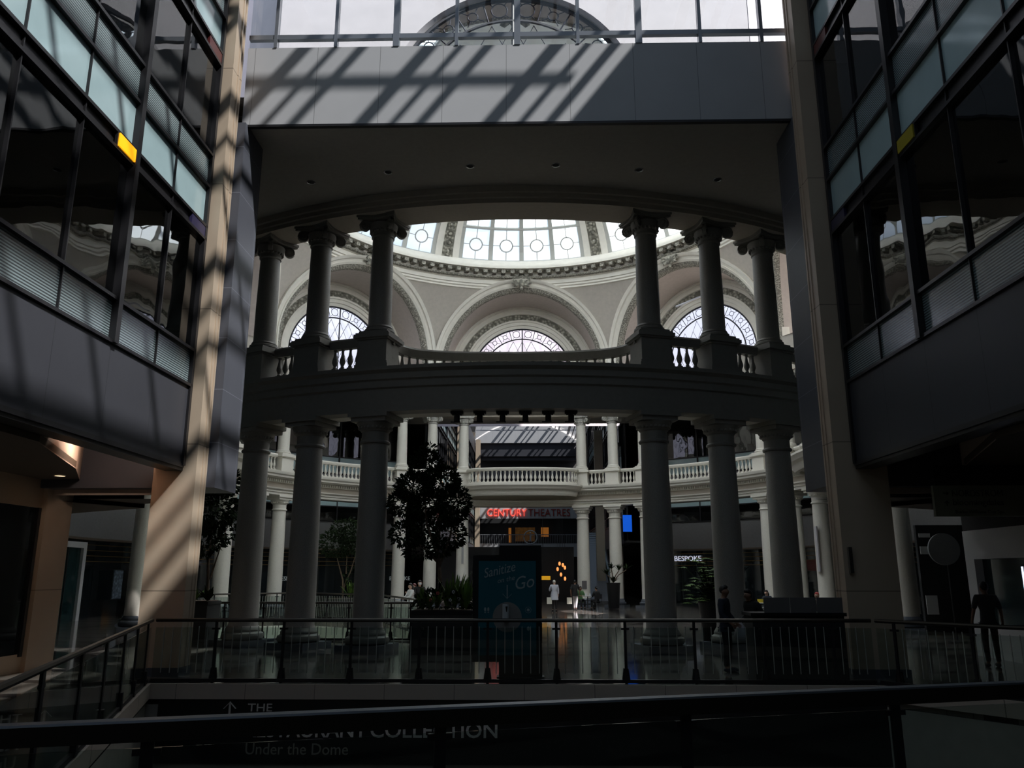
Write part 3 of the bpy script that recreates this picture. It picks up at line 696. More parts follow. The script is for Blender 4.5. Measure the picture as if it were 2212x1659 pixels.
# glazed dome
DA, DB, DZ = 12.95, 7.0, 21.0
def D(a, f, o=0):
    t = rad(a); r = (DA+o)*cos(f); return (CX+r*sin(t), CY-r*cos(t), DZ+(DB+o)*sin(f))
dome = struct('ceiling_dome')
F = [.165, .443, .70, .96, 1.2]
pm = MB(); rows = []
for i in range(13):
    f = F[0]+(F[-1]-F[0])*i/12; rows.append([D(360*j/144, f, .12) for j in range(144)])
pm.grid(rows, True).obj('pane', 'pane', dome, 40)
bars = MB(); thin = MB(); ribs = MB(); car = MB()
for k in range(8):
    a0 = 45*k
    for q, hw in ((-18.6, .2), (-9.3, .15), (0, .15), (9.3, .15), (18.6, .2)):
        for i in range(12):
            f0, f1 = F[0]+(F[-1]-F[0])*i/12, F[0]+(F[-1]-F[0])*(i+1)/12
            dw = math.degrees(hw*(.6+.4*cos((f0+f1)/2))/DA)
            A = [D(a0+q-dw, f0), D(a0+q+dw, f0), D(a0+q+dw, f1), D(a0+q-dw, f1)]; B_ = [D(a0+q-dw, f0, .16), D(a0+q+dw, f0, .16), D(a0+q+dw, f1, .16), D(a0+q-dw, f1, .16)]
            bars.add(A+B_, [(3, 2, 1, 0), (0, 1, 5, 4), (2, 3, 7, 6), (1, 2, 6, 5), (3, 0, 4, 7)])
    for f in F:
        bars.tube([D(a0-19+38*i/16, f, .06) for i in range(17)], .11, 6)
    for ri in range(4):
        f0, f1 = F[ri], F[ri+1]; fm = (f0+f1)/2
        for li in range(4):
            am = a0-13.95+9.3*li; ha = 4.65; wid = DA*cos(fm)*rad(ha); hgt = (f1-f0)/2
            if ri < 3:
                c_ = []
                for q in range(17):
                    b = 2*pi*q/16; c_.append(D(am+ha*.42*cos(b), fm+hgt*.42*sin(b)*wid/(hgt*8.2), .05))
                thin.tube(c_, .045, 5)
                kk = wid/8.2*.42
                thin.tube([D(am, f0, .05), D(am, fm-kk, .05)], .028, 4); thin.tube([D(am, fm+kk, .05), D(am, f1, .05)], .028, 4)
                thin.tube([D(am-ha, fm, .05), D(am-ha*.42, fm, .05)], .028, 4); thin.tube([D(am+ha*.42, fm, .05), D(am+ha, fm, .05)], .028, 4)
            else:
                thin.tube([D(am, f0, .05), D(am, f1, .05)], .028, 4)
    rw = []; cw = []
    for i in range(13):
        f = F[0]+(F[-1]-F[0])*i/12
        rw.append([D(a0+22.5+q, f, o) for q, o in ((-3.7, .1), (-3.6, -.05), (-1.7, -.08), (-1.6, -.02), (1.6, -.02), (1.7, -.08), (3.6, -.05), (3.7, .1))])
        cw.append([D(a0+22.5+q, f, -.05) for q in (-1.6, -.8, 0, .8, 1.6)])
    ribs.grid(rw); car.grid(cw)
    for i in range(14):
        f = F[0]+.05+(F[-1]-F[0])*i/14; c0 = D(a0+22.5, f, -.07)
        car.ball(c0, .12, 4); 
        car.tube([D(a0+22.5+1.15*cos(q*pi/5), f+.033*sin(q*pi/5), -.07) for q in range(11)], .045, 4)
bars.obj('glazing_bar', 'domebar', dome, 40); thin.obj('tracery', 'domebar', dome, 60); ribs.obj('rib', 'plaster', dome, 30); car.obj('carved_rib_panel', 'carved', dome, 50)
oc = MB(); oc.grid([[D(360*j/48, f, .1) for j in range(48)] for f in (1.2, 1.35, 1.5, 1.569)], True); oc.obj('oculus', 'plaster', dome, 40)
# roof deck closing the drum outside
rd = MB(); rd.grid([[P(360*j/64, r, z) for j in range(64)] for r, z in ((13.3, 22.2), (16.75, 22.2))], True); sobj(rd, 'ceiling_drum_roof', 'ext')
# lantern bead under the far arch: thin conduit seen on the right
t = thing('pipe_brace', 'slim grey rod crossing the right-hand arch behind the columns', 'rod', (10.2, 46, 18.2)); MB().tube([(-1.3, 0, -.55), (1.3, 0, .55)], .06, 8).obj('rod', 'frame_lt', t)

M['frieze'] = mat('taupe frieze', (.38, .33, .27), .7)
# ------------------------------------------------------------------ ring entablatures
en = struct('trim_upper_entablature'); cp = [P(360*i/192, R0) for i in range(192)]
MB().sweep(cp, [(.45, 12.13), (.48, 12.2), (.5, 12.5), (.55, 12.55), (.3, 12.9), (0, 12.9), (-.6, 12.62), (-.78, 12.6), (-.78, 12.42), (-.72, 12.40), (-.72, 12.28), (-.66, 12.26), (-.66, 12.13)], True).obj('architrave', 'soffit_lit', en, 30)
lo = struct('trim_lower_entablature')
MB().sweep(cp, [(.5, 6.25), (.5, 6.38), (.56, 6.40), (.56, 6.52), (.66, 6.55), (.68, 6.62), (.46, 6.64), (0, 6.64), (0, 6.25)], True).obj('architrave', 'stone_col', lo, 25)
MB().sweep(cp, [(.44, 6.62), (.44, 6.94), (0, 6.94), (0, 6.62)], True).obj('frieze', 'frieze', lo, 25)
MB().sweep(cp, [(.46, 6.92), (.5, 6.95), (.5, 7.1), (.68, 7.12), (.70, 7.17), (.9, 7.19), (.9, 7.28), (.98, 7.34), (1.02, 7.46), (1.02, 7.5), (0, 7.5), (0, 6.92)], True).obj('cornice', 'stone_col', lo, 25)
MB().sweep(cp, [(0, 7.5), (-.6, 7.5), (-.72, 7.48), (-.72, 7.38), (-.62, 7.30), (-.62, 7.14), (-.56, 7.10), (-.56, 6.92), (-.5, 6.88), (-.5, 6.25), (0, 6.25)], True).obj('hall_side_face', 'beam', lo, 25)  # hall side of the ring: its shade is carried by the darker colour
dn = MB()
for j in range(600):
    a = 360*j/600; dn.box(P(a, R0-.55, 7.02), (.09, .1, .13), rad(a))
dn.obj('dentils', 'stone_col', lo)
# bowed balcony slabs
def bowpts(k, off=0, n=32):
    X = bayxf(2*k); out = []
    for i in range(n+1):
        t = pi*i/n; c, s = -cos(t), sin(t); u = 3.45*(abs(c)**.42)*(1 if c > 0 else -1); v = 15.3-(1.75+off)*(s**.42 if s > 0 else 0)-.35*(1-(u/3.45)**2)
        if off: u *= 1-off*.12
        p = X((u, v, 0)); out.append((p[0], p[1]))
    return out
for k in range(4):
    pth = bowpts(k); X = bayxf(2*k)
    mb = MB(); inn = []
    for i in range(33):
        u = -3.45+6.9*i/32; p = X((u, sqrt(15.3**2-u*u), 0)); inn.append((p[0], p[1]))
    for z in (6.95, 7.5): mb.grid([[(*p, z) for p in pth], [(*p, z) for p in inn]])
    mb.sweep(pth, [(0, 6.8), (.1, 6.95), (.12, 7.1), (.3, 7.2), (.36, 7.32), (.45, 7.4), (.45, 7.5), (-.2, 7.5), (-.2, 6.8)])
    q = tag(mb.obj('trim_bowed_balcony', 'stone_col', None, 30), kind='structure')
for i, x in enumerate((-1.94, -1.32, -.70, -.08, .54, 1.16)):
    t = thing('spotlight', 'black spotlight under the balcony beam, '+('leftmost', 'second from left', 'third from left', 'third from right', 'second from right', 'rightmost')[i]+' of six in a row', 'spotlight', (x, 21.35, 6.25), group='spotlights under the balcony beam')
    MB().box((0, 0, -.03), (.34, .2, .06)).box((0, 0, -.08), (.26, .14, .04)).obj('mount', 'black_m', t); MB().lathe([(.05, -.3), (.08, -.28), (.08, -.12), (.06, -.1)], 12).obj('lamp_head', 'black_m', t); MB().box((-.04, 0, -.29), (.26, .04, .03)).obj('barn_door', 'black_m', t)

# ------------------------------------------------------------------ columns
def tuscan(m):
    t = thing('stone_column', '', 'column')
    MB().box((0, 0, .085), (1.26, 1.26, .17)).obj('plinth', 'base_dark', t)
    MB().lathe([(.5, .17), (.56, .20), (.585, .27), (.56, .34), (.5, .37), (.485, .39), (.49, .41), (.49, .44), (.46, .48), (.43, .54)], 32).obj('base', 'beam' if m == 'stone_shaded' else 'base_dark', t, 40)
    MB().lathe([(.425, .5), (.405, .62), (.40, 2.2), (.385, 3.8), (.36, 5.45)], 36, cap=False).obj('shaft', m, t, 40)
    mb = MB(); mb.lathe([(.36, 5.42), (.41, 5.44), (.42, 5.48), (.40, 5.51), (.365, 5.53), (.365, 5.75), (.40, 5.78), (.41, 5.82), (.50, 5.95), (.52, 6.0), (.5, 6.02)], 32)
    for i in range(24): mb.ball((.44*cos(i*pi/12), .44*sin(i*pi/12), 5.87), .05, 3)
    mb.box((0, 0, 6.07), (1.02, 1.02, .12)).box((0, 0, 6.19), (1.16, 1.16, .12)); mb.obj('capital', m if m != 'stone_shaded' else 'beam', t, 30)
    return t
def ionic(m):
    t = thing('ionic_column', '', 'column')
    p = t
    bm = MB(); bm.box((0, 0, .06), (1.0, 1.0, .13)).box((0, 0, .16), (.94, .94, .08)).box((0, 0, .5), (.86, .86, .7)).box((0, 0, .88), (.96, .96, .06)).box((0, 0, .95), (1.08, 1.08, .1)).box((0, 0, 1.02), (1.0, 1.0, .06)); bm.obj('pedestal', m if m != 'stone_shaded' else 'beam', t)
    MB().box((0, 0, 1.08), (.86, .86, .08)).obj('plinth', m if m != 'stone_shaded' else 'beam', t)
    MB().lathe([(.40, 1.11), (.44, 1.15), (.43, 1.21), (.37, 1.24), (.38, 1.28), (.35, 1.33)], 32).obj('base', m if m != 'stone_shaded' else 'beam', t, 40)
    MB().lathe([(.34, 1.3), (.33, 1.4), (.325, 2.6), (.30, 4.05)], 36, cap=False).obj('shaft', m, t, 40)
    mb = MB(); mb.lathe([(.30, 4.02), (.335, 4.05), (.335, 4.09), (.31, 4.11), (.33, 4.2), (.40, 4.3), (.42, 4.45)], 28)
    for i in range(20): mb.ball((.36*cos(i*pi/10), .36*sin(i*pi/10), 4.22), .05, 3)
    # concave abacus
    ab = []
    for q in range(4):
        for j in range(7):
            a = rad(45+90*q); b = rad(135+90*q); f = j/7; A = Vector((cos(a), sin(a)))*.80; B_ = Vector((cos(b), sin(b)))*.80; c = A.lerp(B_, f); c *= 1-.22*sin(pi*f); ab.append((c.x, c.y))
    mb.prism(ab, 4.50, 4.56).prism([(x*1.05, y*1.05) for x, y in ab], 4.56, 4.64)
    mb.obj('capital', 'carvedcap' if m != 'stone_shaded' else 'beam', t, 30)
    for q in range(4):
        a = rad(45+90*q); v = MB(); d = Vector((cos(a), sin(a), 0)); e = Vector((-sin(a), cos(a), 0)); c = d*.56+Vector((0, 0, 4.33))
        for sd in (-1, 1):
            pts = []
            for i in range(26):
                r = .165*(1-i/30); b = pi*.5-i*2*pi*1.9/25; pts.append(c+e*(.05*sd)+d*(r*cos(b))+Vector((0, 0, r*sin(b))))
            v.tube(pts, .022, 5)
        pts = [c+e*-.05, c+e*.05]; v.tube(pts, .15, 16); v.tube([c+e*-.075, c+e*.075], .05, 8)
        v.tube([d*.30+Vector((0, 0, 4.47)), c+Vector((0, 0, .16))], .06, 6)
        v.obj('volute', 'carvedcap' if m != 'stone_shaded' else 'beam', t, 50)
    return t
M['carvedcap'] = mat('weathered capital stone', (.42, .41, .37), .7, noise=.3, nscale=9, bump=.3)
low_dark = tuscan('stone_shaded'); up_dark = ionic('stone_shaded'); low_lit = tuscan('stone_col'); up_lit = ionic('stone_col')
AN = (14.3, 22.0, 29.5)
wl = ('innermost', 'middle', 'outermost')
first = {}
def place(proto, a, z, lab, grp):
    x, y = P(a, R0)
    if proto.name not in first:
        first[proto.name] = 1; proto.location = (x, y, z); proto.rotation_euler = (0, 0, rad(a)); proto['label'] = lab; proto['group'] = grp
    else: dup(proto, (x, y, z), rad(a), lab, grp)
for sd, s in (('left', -1), ('right', 1)):
    for i, a in enumerate(AN):
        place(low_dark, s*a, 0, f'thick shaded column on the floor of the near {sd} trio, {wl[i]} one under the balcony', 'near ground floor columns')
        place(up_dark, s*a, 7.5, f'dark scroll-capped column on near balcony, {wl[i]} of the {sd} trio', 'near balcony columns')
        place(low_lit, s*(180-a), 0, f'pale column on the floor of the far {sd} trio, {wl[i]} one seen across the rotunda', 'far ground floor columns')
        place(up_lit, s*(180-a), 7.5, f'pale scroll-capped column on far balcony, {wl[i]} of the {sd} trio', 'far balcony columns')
    for i, a in enumerate((60, 67.5, 75)):
        place(low_lit, s*(180-a), 0, f'pale floor column at far {sd} side of rotunda, {("farthest", "middle", "nearest")[i]} of its three', 'side ground floor columns')
        place(up_lit, s*(180-a), 7.5, f'pale balcony column at far {sd} side of rotunda, {("farthest", "middle", "nearest")[i]} of its three', 'side balcony columns')
    for i, a in enumerate((60, 67.5, 75)):
        place(low_lit, s*a, 0, f'dim floor column beyond the {sd} pier under the gallery, {("nearest", "middle", "farthest")[i]} of its three', 'passage columns')

# ------------------------------------------------------------------ balustrades
BAL = {}
def baluster_mesh(m):
    if m not in BAL:
        mb = MB(); mb.box((0, 0, .03), (.13, .13, .06)); mb.lathe([(.045, .06), (.06, .09), (.04, .12), (.055, .16), (.085, .24), (.08, .31), (.05, .42), (.036, .52), (.036, .58), (.055, .60), (.055, .63), (.04, .64), (.06, .68)], 10, cap=False); mb.box((0, 0, .70), (.13, .13, .05))
        o = mb.obj('baluster', m, None, 50); BAL[m] = o.data; bpy.data.objects.remove(o)
    return BAL[m]
def balustrade(path, m, lab, grp, sp=.27):
    zb = 8.28 if m == 'beam' else 8.36
    mid = path[len(path)//2]; t = thing('balustrade', lab, 'balustrade', (mid[0], mid[1], 7.5), group=grp)
    MB().sweep(path, [(-.1, 7.5), (.1, 7.5), (.1, 7.66), (-.1, 7.66)]).obj('plinth', m, t, world=True)
    MB().sweep(path, [(-.09, zb), (.09, zb), (.13, 8.42), (.14, 8.5), (.1, 8.56), (-.1, 8.56), (-.14, 8.5), (-.13, 8.42)]).obj('top_rail', m, t, 30, world=True)
    L = [0]
    for i in range(1, len(path)): L.append(L[-1]+math.dist(path[i-1], path[i]))
    n = max(2, int(round(L[-1]/sp))); me = baluster_mesh(m)
    for j in range(n):
        s = L[-1]*(j+.5)/n; i = max(k for k in range(len(L)) if L[k] <= s); i = min(i, len(L)-2); f = (s-L[i])/(L[i+1]-L[i])
        x = path[i][0]+(path[i+1][0]-path[i][0])*f; y = path[i][1]+(path[i+1][1]-path[i][1])*f
        o = bpy.data.objects.new('baluster', me); COL.objects.link(o); o.parent = t; o.location = (x-mid[0], y-mid[1], .16); o.rotation_euler = (0, 0, atan2(path[i+1][1]-path[i][1], path[i+1][0]-path[i][0]))
dg = 2.0
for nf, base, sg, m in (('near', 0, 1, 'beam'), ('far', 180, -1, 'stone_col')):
    for sd, s in (('left', -1), ('right', 1)):
        for i in (0, 1):
            a0, a1 = AN[i]+dg, AN[i+1]-dg
            A = sorted((base+s*sg*a0, base+s*sg*a1)); balustrade(arc(A[0], A[1], R0-.05, 4), m, f'short {nf} balcony balustrade between the {sd} columns, {("inner", "outer")[i]} one', f'{nf} balcony balustrades')
    balustrade(bowpts(0 if nf == 'near' else 2, -.12), m, f'curved central balustrade of the {nf} balcony bowing into the rotunda', f'{nf} balcony balustrades')
for sd, s in (('left', -1), ('right', 1)):
    for lab, a0, a1 in (('long', 29.5, 60), ('short inner', 60, 67.5), ('short outer', 67.5, 75), ('side', 75, 97)):
        A = sorted((180-s*(a0+dg), 180-s*(a1-dg))); balustrade(arc(A[0], A[1], R0-.05, 10 if 'short' not in lab else 4), 'stone_col', f'pale {lab} balustrade section on the far {sd} curve of the gallery', 'curving gallery balustrades')
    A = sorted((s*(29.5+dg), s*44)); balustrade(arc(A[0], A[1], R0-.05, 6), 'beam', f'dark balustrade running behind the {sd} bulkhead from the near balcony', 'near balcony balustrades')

# recessed downlights in the hall soffit
for i, (x, y) in enumerate([(-6.04, 20.34), (-3.79, 19.81), (-1.53, 19.53), (.77, 19.52), (3.03, 19.82), (5.28, 20.42)]):
    t = thing('recessed_downlight', 'unlit round downlight in the dark curved soffit, '+('leftmost', 'second from left', 'third from left', 'third from right', 'second from right', 'rightmost')[i], 'downlight', (x, y, SOF), group='soffit downlights')
    MB().lathe([(.09, 0), (.12, -.012), (.125, 0), (.12, .01)], 20, cap=False).obj('trim_ring', 'steel', t, 30); MB().lathe([(.09, -.002), (.001, -.003)], 16, cap=False).obj('recess', 'black_m', t)
# ------------------------------------------------------------------ railings
def railing(lab, path, posts, name='guard_rail', pickets=True, glassy=True, h=1.11, grp=None, postw=.05, flat=False, bar=.035):
    """path: 2-D points; posts: distances along the path"""
    t = thing(name, lab, 'railing', (path[0][0], path[0][1], 0), group=grp); L = [0]
    for i in range(1, len(path)): L.append(L[-1]+math.dist(path[i-1], path[i]))
    def at(s):
        i = max(k for k in range(len(L)-1) if L[k] <= s+1e-6); f = (s-L[i])/(L[i+1]-L[i])
        d = Vector((path[i+1][0]-path[i][0], path[i+1][1]-path[i][1], 0)).normalized()
        return Vector((path[i][0]+(path[i+1][0]-path[i][0])*f, path[i][1]+(path[i+1][1]-path[i][1])*f, 0)), d
    if flat:
        MB().sweep(path, [(-.06, h-.10), (.06, h-.10), (.06, h), (-.06, h)]).obj('handrail', 'rail', t, world=True)
        MB().sweep(path, [(-.055, h), (.055, h), (.05, h+.012), (-.05, h+.012)]).obj('top_plate', 'steel_dk', t, world=True)
    else: MB().tube([(x, y, h-.01) for x, y in path], bar, 8).obj('handrail', 'rail', t, world=True)
    MB().sweep(path, [(-.03, .01), (.03, .01), (.03, .07), (-.03, .07)]).obj('base_channel', 'frame', t, world=True)
    if glassy: MB().sweep(path, [(-.006, .08), (.006, .08), (.006, h-.14), (-.006, h-.14)]).obj('glass_panel', 'railglass', t, world=True)
    pk = None
    for j, s in enumerate(posts):
        p, d = at(s); rz = atan2(d.y, d.x); mb = MB()
        mb.box(p+Vector((0, 0, h/2-.02)), (postw, .03, h-.04), rz)
        mb.box(p+Vector((0, 0, h-.16)), (.15, .035, .035), rz)
        mb.add([p+d*a+Vector((0, 0, z)) for a, z in ((-.08, 0.02), (.08, .02), (.045, .26), (-.045, .26))]+[p+d*a+Vector((-d.y*.05, d.x*.05, z)) for a, z in ((-.08, .02), (.08, .02), (.045, .26), (-.045, .26))], [(0, 1, 2, 3), (7, 6, 5, 4), (0, 4, 5, 1), (1, 5, 6, 2), (2, 6, 7, 3), (3, 7, 4, 0)])
        mb.obj('post', 'frame', t, world=True)
    if pickets:
        e = [0]+list(posts)+[L[-1]] if pickets != 'dense' else None
        ss = []
        if pickets == 'dense':
            s = .06
            while s < L[-1]-.03: ss.append(s); s += .125
        else:
            for a, b in zip(e[:-1], e[1:]):
                n = max(0, int(round((b-a)/.157))-1)
                for q in range(n): ss.append(a+(b-a)*(q+1)/(n+1))
        step = max(1, len(ss)/98.0); out = []
        for j, s in enumerate(ss):
            if len(ss) > 98 and j >= 98: break
            p, d = at(s)
            if pk is None:
                m0 = MB(); m0.tube([(0, 0, .07 if pickets == 'dense' else .17), (0, 0, h-.12)], .008, 6); o = m0.obj('picket', 'picket', t); pk = o.data
            else: o = bpy.data.objects.new('picket', pk); COL.objects.link(o); o.parent = t
            o.location = p-Vector((path[0][0], path[0][1], 0))
        if len(ss) > 98:
            m0 = MB()
            for s in ss[98:]:
                p, d = at(s); m0.tube([p+Vector((0, 0, .07)), p+Vector((0, 0, h-.12))], .008, 6)
            tag(m0.obj('picket', 'picket', t, world=True), kind='stuff')
    return t
M['railglass'] = glass('rail glass', (.9, .96, .94), .88)
M['picket'] = mat('picket steel', (.55, .54, .50), .45, .3)
M['steel_dk'] = mat('lighter steel plate', (.16, .17, .19), .4, .6)  # lighter tone for the top face of the near handrail
railing('long dark railing with thin steel pickets along far edge of the sunken opening', [(-6.95, 15.42), (6.25, 15.42)], [.08+1.055+1.262*i for i in range(10)][:10])
railing('glass railing running down left edge of the sunken opening', [(-6.98, 15.3), (-3.4, 4.7)], [.5, 1.9, 3.3, 4.9, 6.5, 8.3, 10.2], pickets=False, postw=.11)
railing('dark picket railing angling away along right edge of the sunken opening', [(6.32, 15.38), (10.35, 9.7)], [.35, 1.7, 3.05, 4.4, 5.75], pickets=True)
railing('broad near handrail crossing the bottom of the view over glass', [(-6.5, 3.5), (-3.35, 4.40), (10.0, 8.38)], [1.5, 4.55, 6.2, 7.85, 9.5, 11.2, 13], name='near_handrail', pickets=False, flat=True, postw=.07)
railing('rotunda void railing behind the left trio of columns, nearest side', [(-9.7, 25.2), (-3.45, 25.2)], [.4, 1.6, 2.9, 4.2, 5.5, 6.1], grp='rotunda void railings')
railing('rotunda void railing slanting away on its right side', [(-3.4, 25.3), (-3.65, 27.7), (-6.45, 35.8)], [.5, 1.7, 2.9, 4.4, 5.9, 7.4, 8.9, 10.2], grp='rotunda void railings')
railing('rotunda void railing along its far side in front of dark shopfronts', [(-6.5, 35.9), (-11, 39.6), (-14, 37.1), (-14.35, 31)], [.3, 2, 3.7, 5.4, 7, 8.6, 10.2, 11.8], pickets='dense', grp='rotunda void railings')

# ------------------------------------------------------------------ sign wall under the far edge
t = thing('wayfinding_sign', 'long black sign panel under the floor edge pointing to the restaurant collection', 'sign', (-.1, 15.28, -.8))
MB().box((0, 0, 0), (13.2, .04, 1.08)).obj('panel', 'black', t)
def fit(body, name, m, parent, loc, rot, size, width, **k):
    o = text(body, name, m, parent, loc, rot, size, **k); w_ = o.dimensions.x if o.dimensions.x else 1
    xs = [v.co.x for v in o.data.vertices]; w_ = max(xs)-min(xs); o.scale.x = width/w_; o.scale.y = 1; return o
M['letter'] = mat('pale sign letter', (.88, .80, .74), .5, emit=0)
M['letter2'] = mat('dull sign letter', (.45, .39, .34), .5)
rt = (pi/2, 0, 0)
fit('THE', 'lettering', 'letter', t, (-4.97, -.03, .335), rt, .19, .44, depth=.005)
fit('RESTAURANT', 'lettering', 'letter', t, (-5.0, -.03, -.09), rt, .35, 2.17, depth=.005, bold=.004); fit('COLLECTION', 'lettering', 'letter', t, (-2.75, -.03, -.09), rt, .35, 2.26, depth=.005, bold=.004)
fit('Under the Dome', 'lettering', 'letter2', t, (-4.97, -.03, -.38), rt, .27, 1.83, depth=.005)
a = MB(); a.bar((-5.29, -.035, .27), (-5.29, -.035, .48), .035, .01); a.bar((-5.40, -.035, .38), (-5.285, -.035, .495), .035, .01); a.bar((-5.18, -.035, .38), (-5.295, -.035, .495), .035, .01); a.obj('arrow', 'letter', t)
sobj(MB().bx(-6.9, 6.25, 15.31, 15.6, -5.6, -.36), 'wall_void_far', 'beam')

# ------------------------------------------------------------------ information totem with sanitizer poster
t = thing('information_totem', 'tall black totem behind the railing with a ringed letter i on top', 'totem', (-.17, 16.1, 0))
MB().bx(-.41, .41, -.13, .13, 0, 2.48).obj('body', 'black', t); MB().bx(-.45, .45, -.17, .17, 0, .05).obj('base', 'frame', t)
rg = MB(); rg.tube([(.2+.13*cos(2*pi*i/24), 0, 2.64+.13*sin(2*pi*i/24)) for i in range(25)], .014, 6); rg.obj('ring', 'cwhite', t, 50)
ii = MB(); ii.box((.2, 0, 2.63), (.022, .02, .11)).box((.19, 0, 2.575), (.06, .02, .02)).box((.215, 0, 2.685), (.045, .02, .018)); ii.ball((.2, 0, 2.725), .017, 5); ii.obj('letter_i', 'cwhite', t)
M['teal'] = mat('teal poster', (.012, .13, .17), .35); M['chalk'] = mat('chalk lettering', (.40, .46, .46), .7)
t = thing('sanitizer_poster_case', 'black framed teal poster case reading Sanitize on the Go', 'poster', (-.42, 15.86, 0))
MB().bx(-.66, .66, -.05, .05, .33, 2.29).obj('frame', 'black', t); MB().bx(-.55, .55, -.056, -.05, .45, 2.18).obj('poster', 'teal', t)
text('Sanitize', 'lettering', 'chalk', t, (-.45, -.06, 1.86), (pi/2, -.22, 0), .25, .002, shear=.35, xs=.82)
text('on the', 'lettering', 'chalk', t, (-.19, -.06, 1.76), (pi/2, -.2, 0), .13, .002, shear=.3)
text('Go', 'lettering', 'chalk', t, (.13, -.06, 1.64), (pi/2, -.15, 0), .34, .002, shear=.3, xs=.9)
a = MB(); a.bar((0, -.06, 1.73), (0, -.06, 1.49), .018, .006); a.bar((-.09, -.06, 1.57), (.004, -.06, 1.475), .022, .006); a.bar((.09, -.06, 1.57), (-.004, -.06, 1.475), .022, .006); a.obj('arrow', 'chalk', t)
dsc = MB(); dsc.tube([(0, -.056, 1.14), (0, -.064, 1.14)], .275, 40); dsc.obj('disc', mat('grey disc', (.26, .24, .23), .6), t)
ic = MB()
for x in (-.42, -.36): ic.ball((x, -.057, 1.28), .02, 5, (1, .1, 1.9)); ic.ball((x, -.057, 1.225), .014, 5, (1, .1, 1))
ic.tube([(.40+.055*cos(2*pi*i/20), -.058, 1.27+.055*sin(2*pi*i/20)) for i in range(21)], .003, 4); ic.ball((.40, -.057, 1.27), .028, 5, (1, .1, 1)); ic.ball((-.4, -.057, .92), .04, 5, (1, .1, .5)); ic.ball((.4, -.057, .93), .03, 5, (1, .1, 1.3)); ic.obj('icons', 'chalk', t)
d = thing('sanitizer_dispenser', 'white hand sanitizer dispenser mounted on the grey disc of the teal poster', 'dispenser', (-.45, 15.74, 1.24))
b = MB(); b.prism([(-.058, .055), (-.058, -.03), (-.04, -.05), (.04, -.05), (.058, -.03), (.058, .055)], -.14, .12); b.prism([(-.058, .055), (-.055, -.02), (-.035, -.04), (.035, -.04), (.055, -.02), (.058, .055)], .12, .135); b.obj('case', mat('white plastic', (.62, .64, .66), .3), d, 30)
MB().add([(-.0, -.053, .10), (.042, -.053, .10), (.03, -.053, 0), (.012, -.053, 0), (-.0, -.049, .10), (.042, -.049, .10), (.03, -.049, 0), (.012, -.049, 0)], [(0, 3, 2, 1), (4, 5, 6, 7), (0, 1, 5, 4), (1, 2, 6, 5), (2, 3, 7, 6), (3, 0, 4, 7)]).obj('sight_window', 'black', d); MB().box((0, -.01, -.15), (.04, .05, .03)).obj('nozzle', 'black', d)

# ------------------------------------------------------------------ service desk on the right
t = thing('service_desk', 'black service desk with low grey screens at right behind the railing', 'desk', (5.08, 16.15, 0))
MB().bx(-.86, .86, -.3, .3, 0, 1.16).obj('base', 'black_m', t); MB().bx(-.9, .9, -.34, .34, 1.16, 1.22).obj('counter', 'black', t)
for i in range(3): MB().bx(-.62+i*.5, -.62+i*.5+.48, -.28, -.25, 1.22, 1.50).obj('screen_panel', mat('taupe panel', (.15, .135, .13), .6), t)

# ------------------------------------------------------------------ plants
def foliage(mb, c, r, n, size, up=.3):
    for _ in range(n):
        while True:
            p = Vector((random.uniform(-1, 1), random.uniform(-1, 1), random.uniform(-1, 1)))
            if p.length < 1: break
        p = p.normalized()*(p.length**.45); q = Vector(c)+Vector((p.x*r[0], p.y*r[1], p.z*r[2]))
        d = (p+Vector((random.uniform(-.7, .7), random.uniform(-.7, .7), random.uniform(-.7, .4)))).normalized(); s_ = d.cross(Vector((random.random()-.5, random.random()-.5, random.random()-.5)))
        if s_.length < .05: continue
        s_.normalize(); l = size*random.uniform(.7, 1.3); w_ = l*.24
        nrm = d.cross(s_)*l*.12
        mb.add([q, q+d*l*.45+s_*w_+nrm, q+d*l, q+d*l*.45-s_*w_+nrm, q+d*l*.45], [(0, 1, 4), (4, 1, 2), (0, 4, 3), (4, 2, 3)])
def blades(mb, c, n, ln, w_, spread=.9, arch=.5):
    for _ in range(n):
        a = random.uniform(0, 2*pi); e = random.uniform(.15, 1)*spread; l = ln*random.uniform(.6, 1.15); L_ = []; R_ = []
        for i in range(6):
            f = i/5; x = e*l*f; z = l*f*(1-arch*e*f); ww = w_*sin(pi*min(.97, f*.9+.08)); cx_, cy_ = c[0]+cos(a)*x, c[1]+sin(a)*x
            L_.append((cx_-sin(a)*ww, cy_+cos(a)*ww, c[2]+z)); R_.append((cx_+sin(a)*ww, cy_-cos(a)*ww, c[2]+z))
        mb.grid([L_, R_])
def tree(lab, loc, trunks, blobs, n, leaf, m='leaf', grp=None):
    t = thing('potted_tree', lab, 'tree', loc, group=grp); tb = MB()
    for tr_ in trunks: tb.tube([p for p, r in tr_], [r for p, r in tr_], 8)
    tb.obj('trunk', 'bark', t, 60); lf = MB()
    V_ = sum(b[1][0]*b[1][1]*b[1][2] for b in blobs)
    for c, r in blobs: foliage(lf, c, r, int(n*r[0]*r[1]*r[2]/V_)+10, leaf)
    lf.obj('foliage', m, t)
    return t
def box_planter(lab, loc, sx__, sy_, h):
    t = thing('planter_box', lab, 'planter', loc); mb = MB(); mb.bx(-sx__/2, sx__/2, -sy_/2, sy_/2, 0, h)
    mb.obj('box', 'black_m', t); MB().bx(-sx__/2-.02, sx__/2+.02, -sy_/2-.02, sy_/2+.02, h-.09, h-.02).obj('rim', 'black', t); MB().bx(-sx__/2+.05, sx__/2-.05, -sy_/2+.05, sy_/2-.05, h-.03, h+.015).obj('soil', 'bark', t); return t
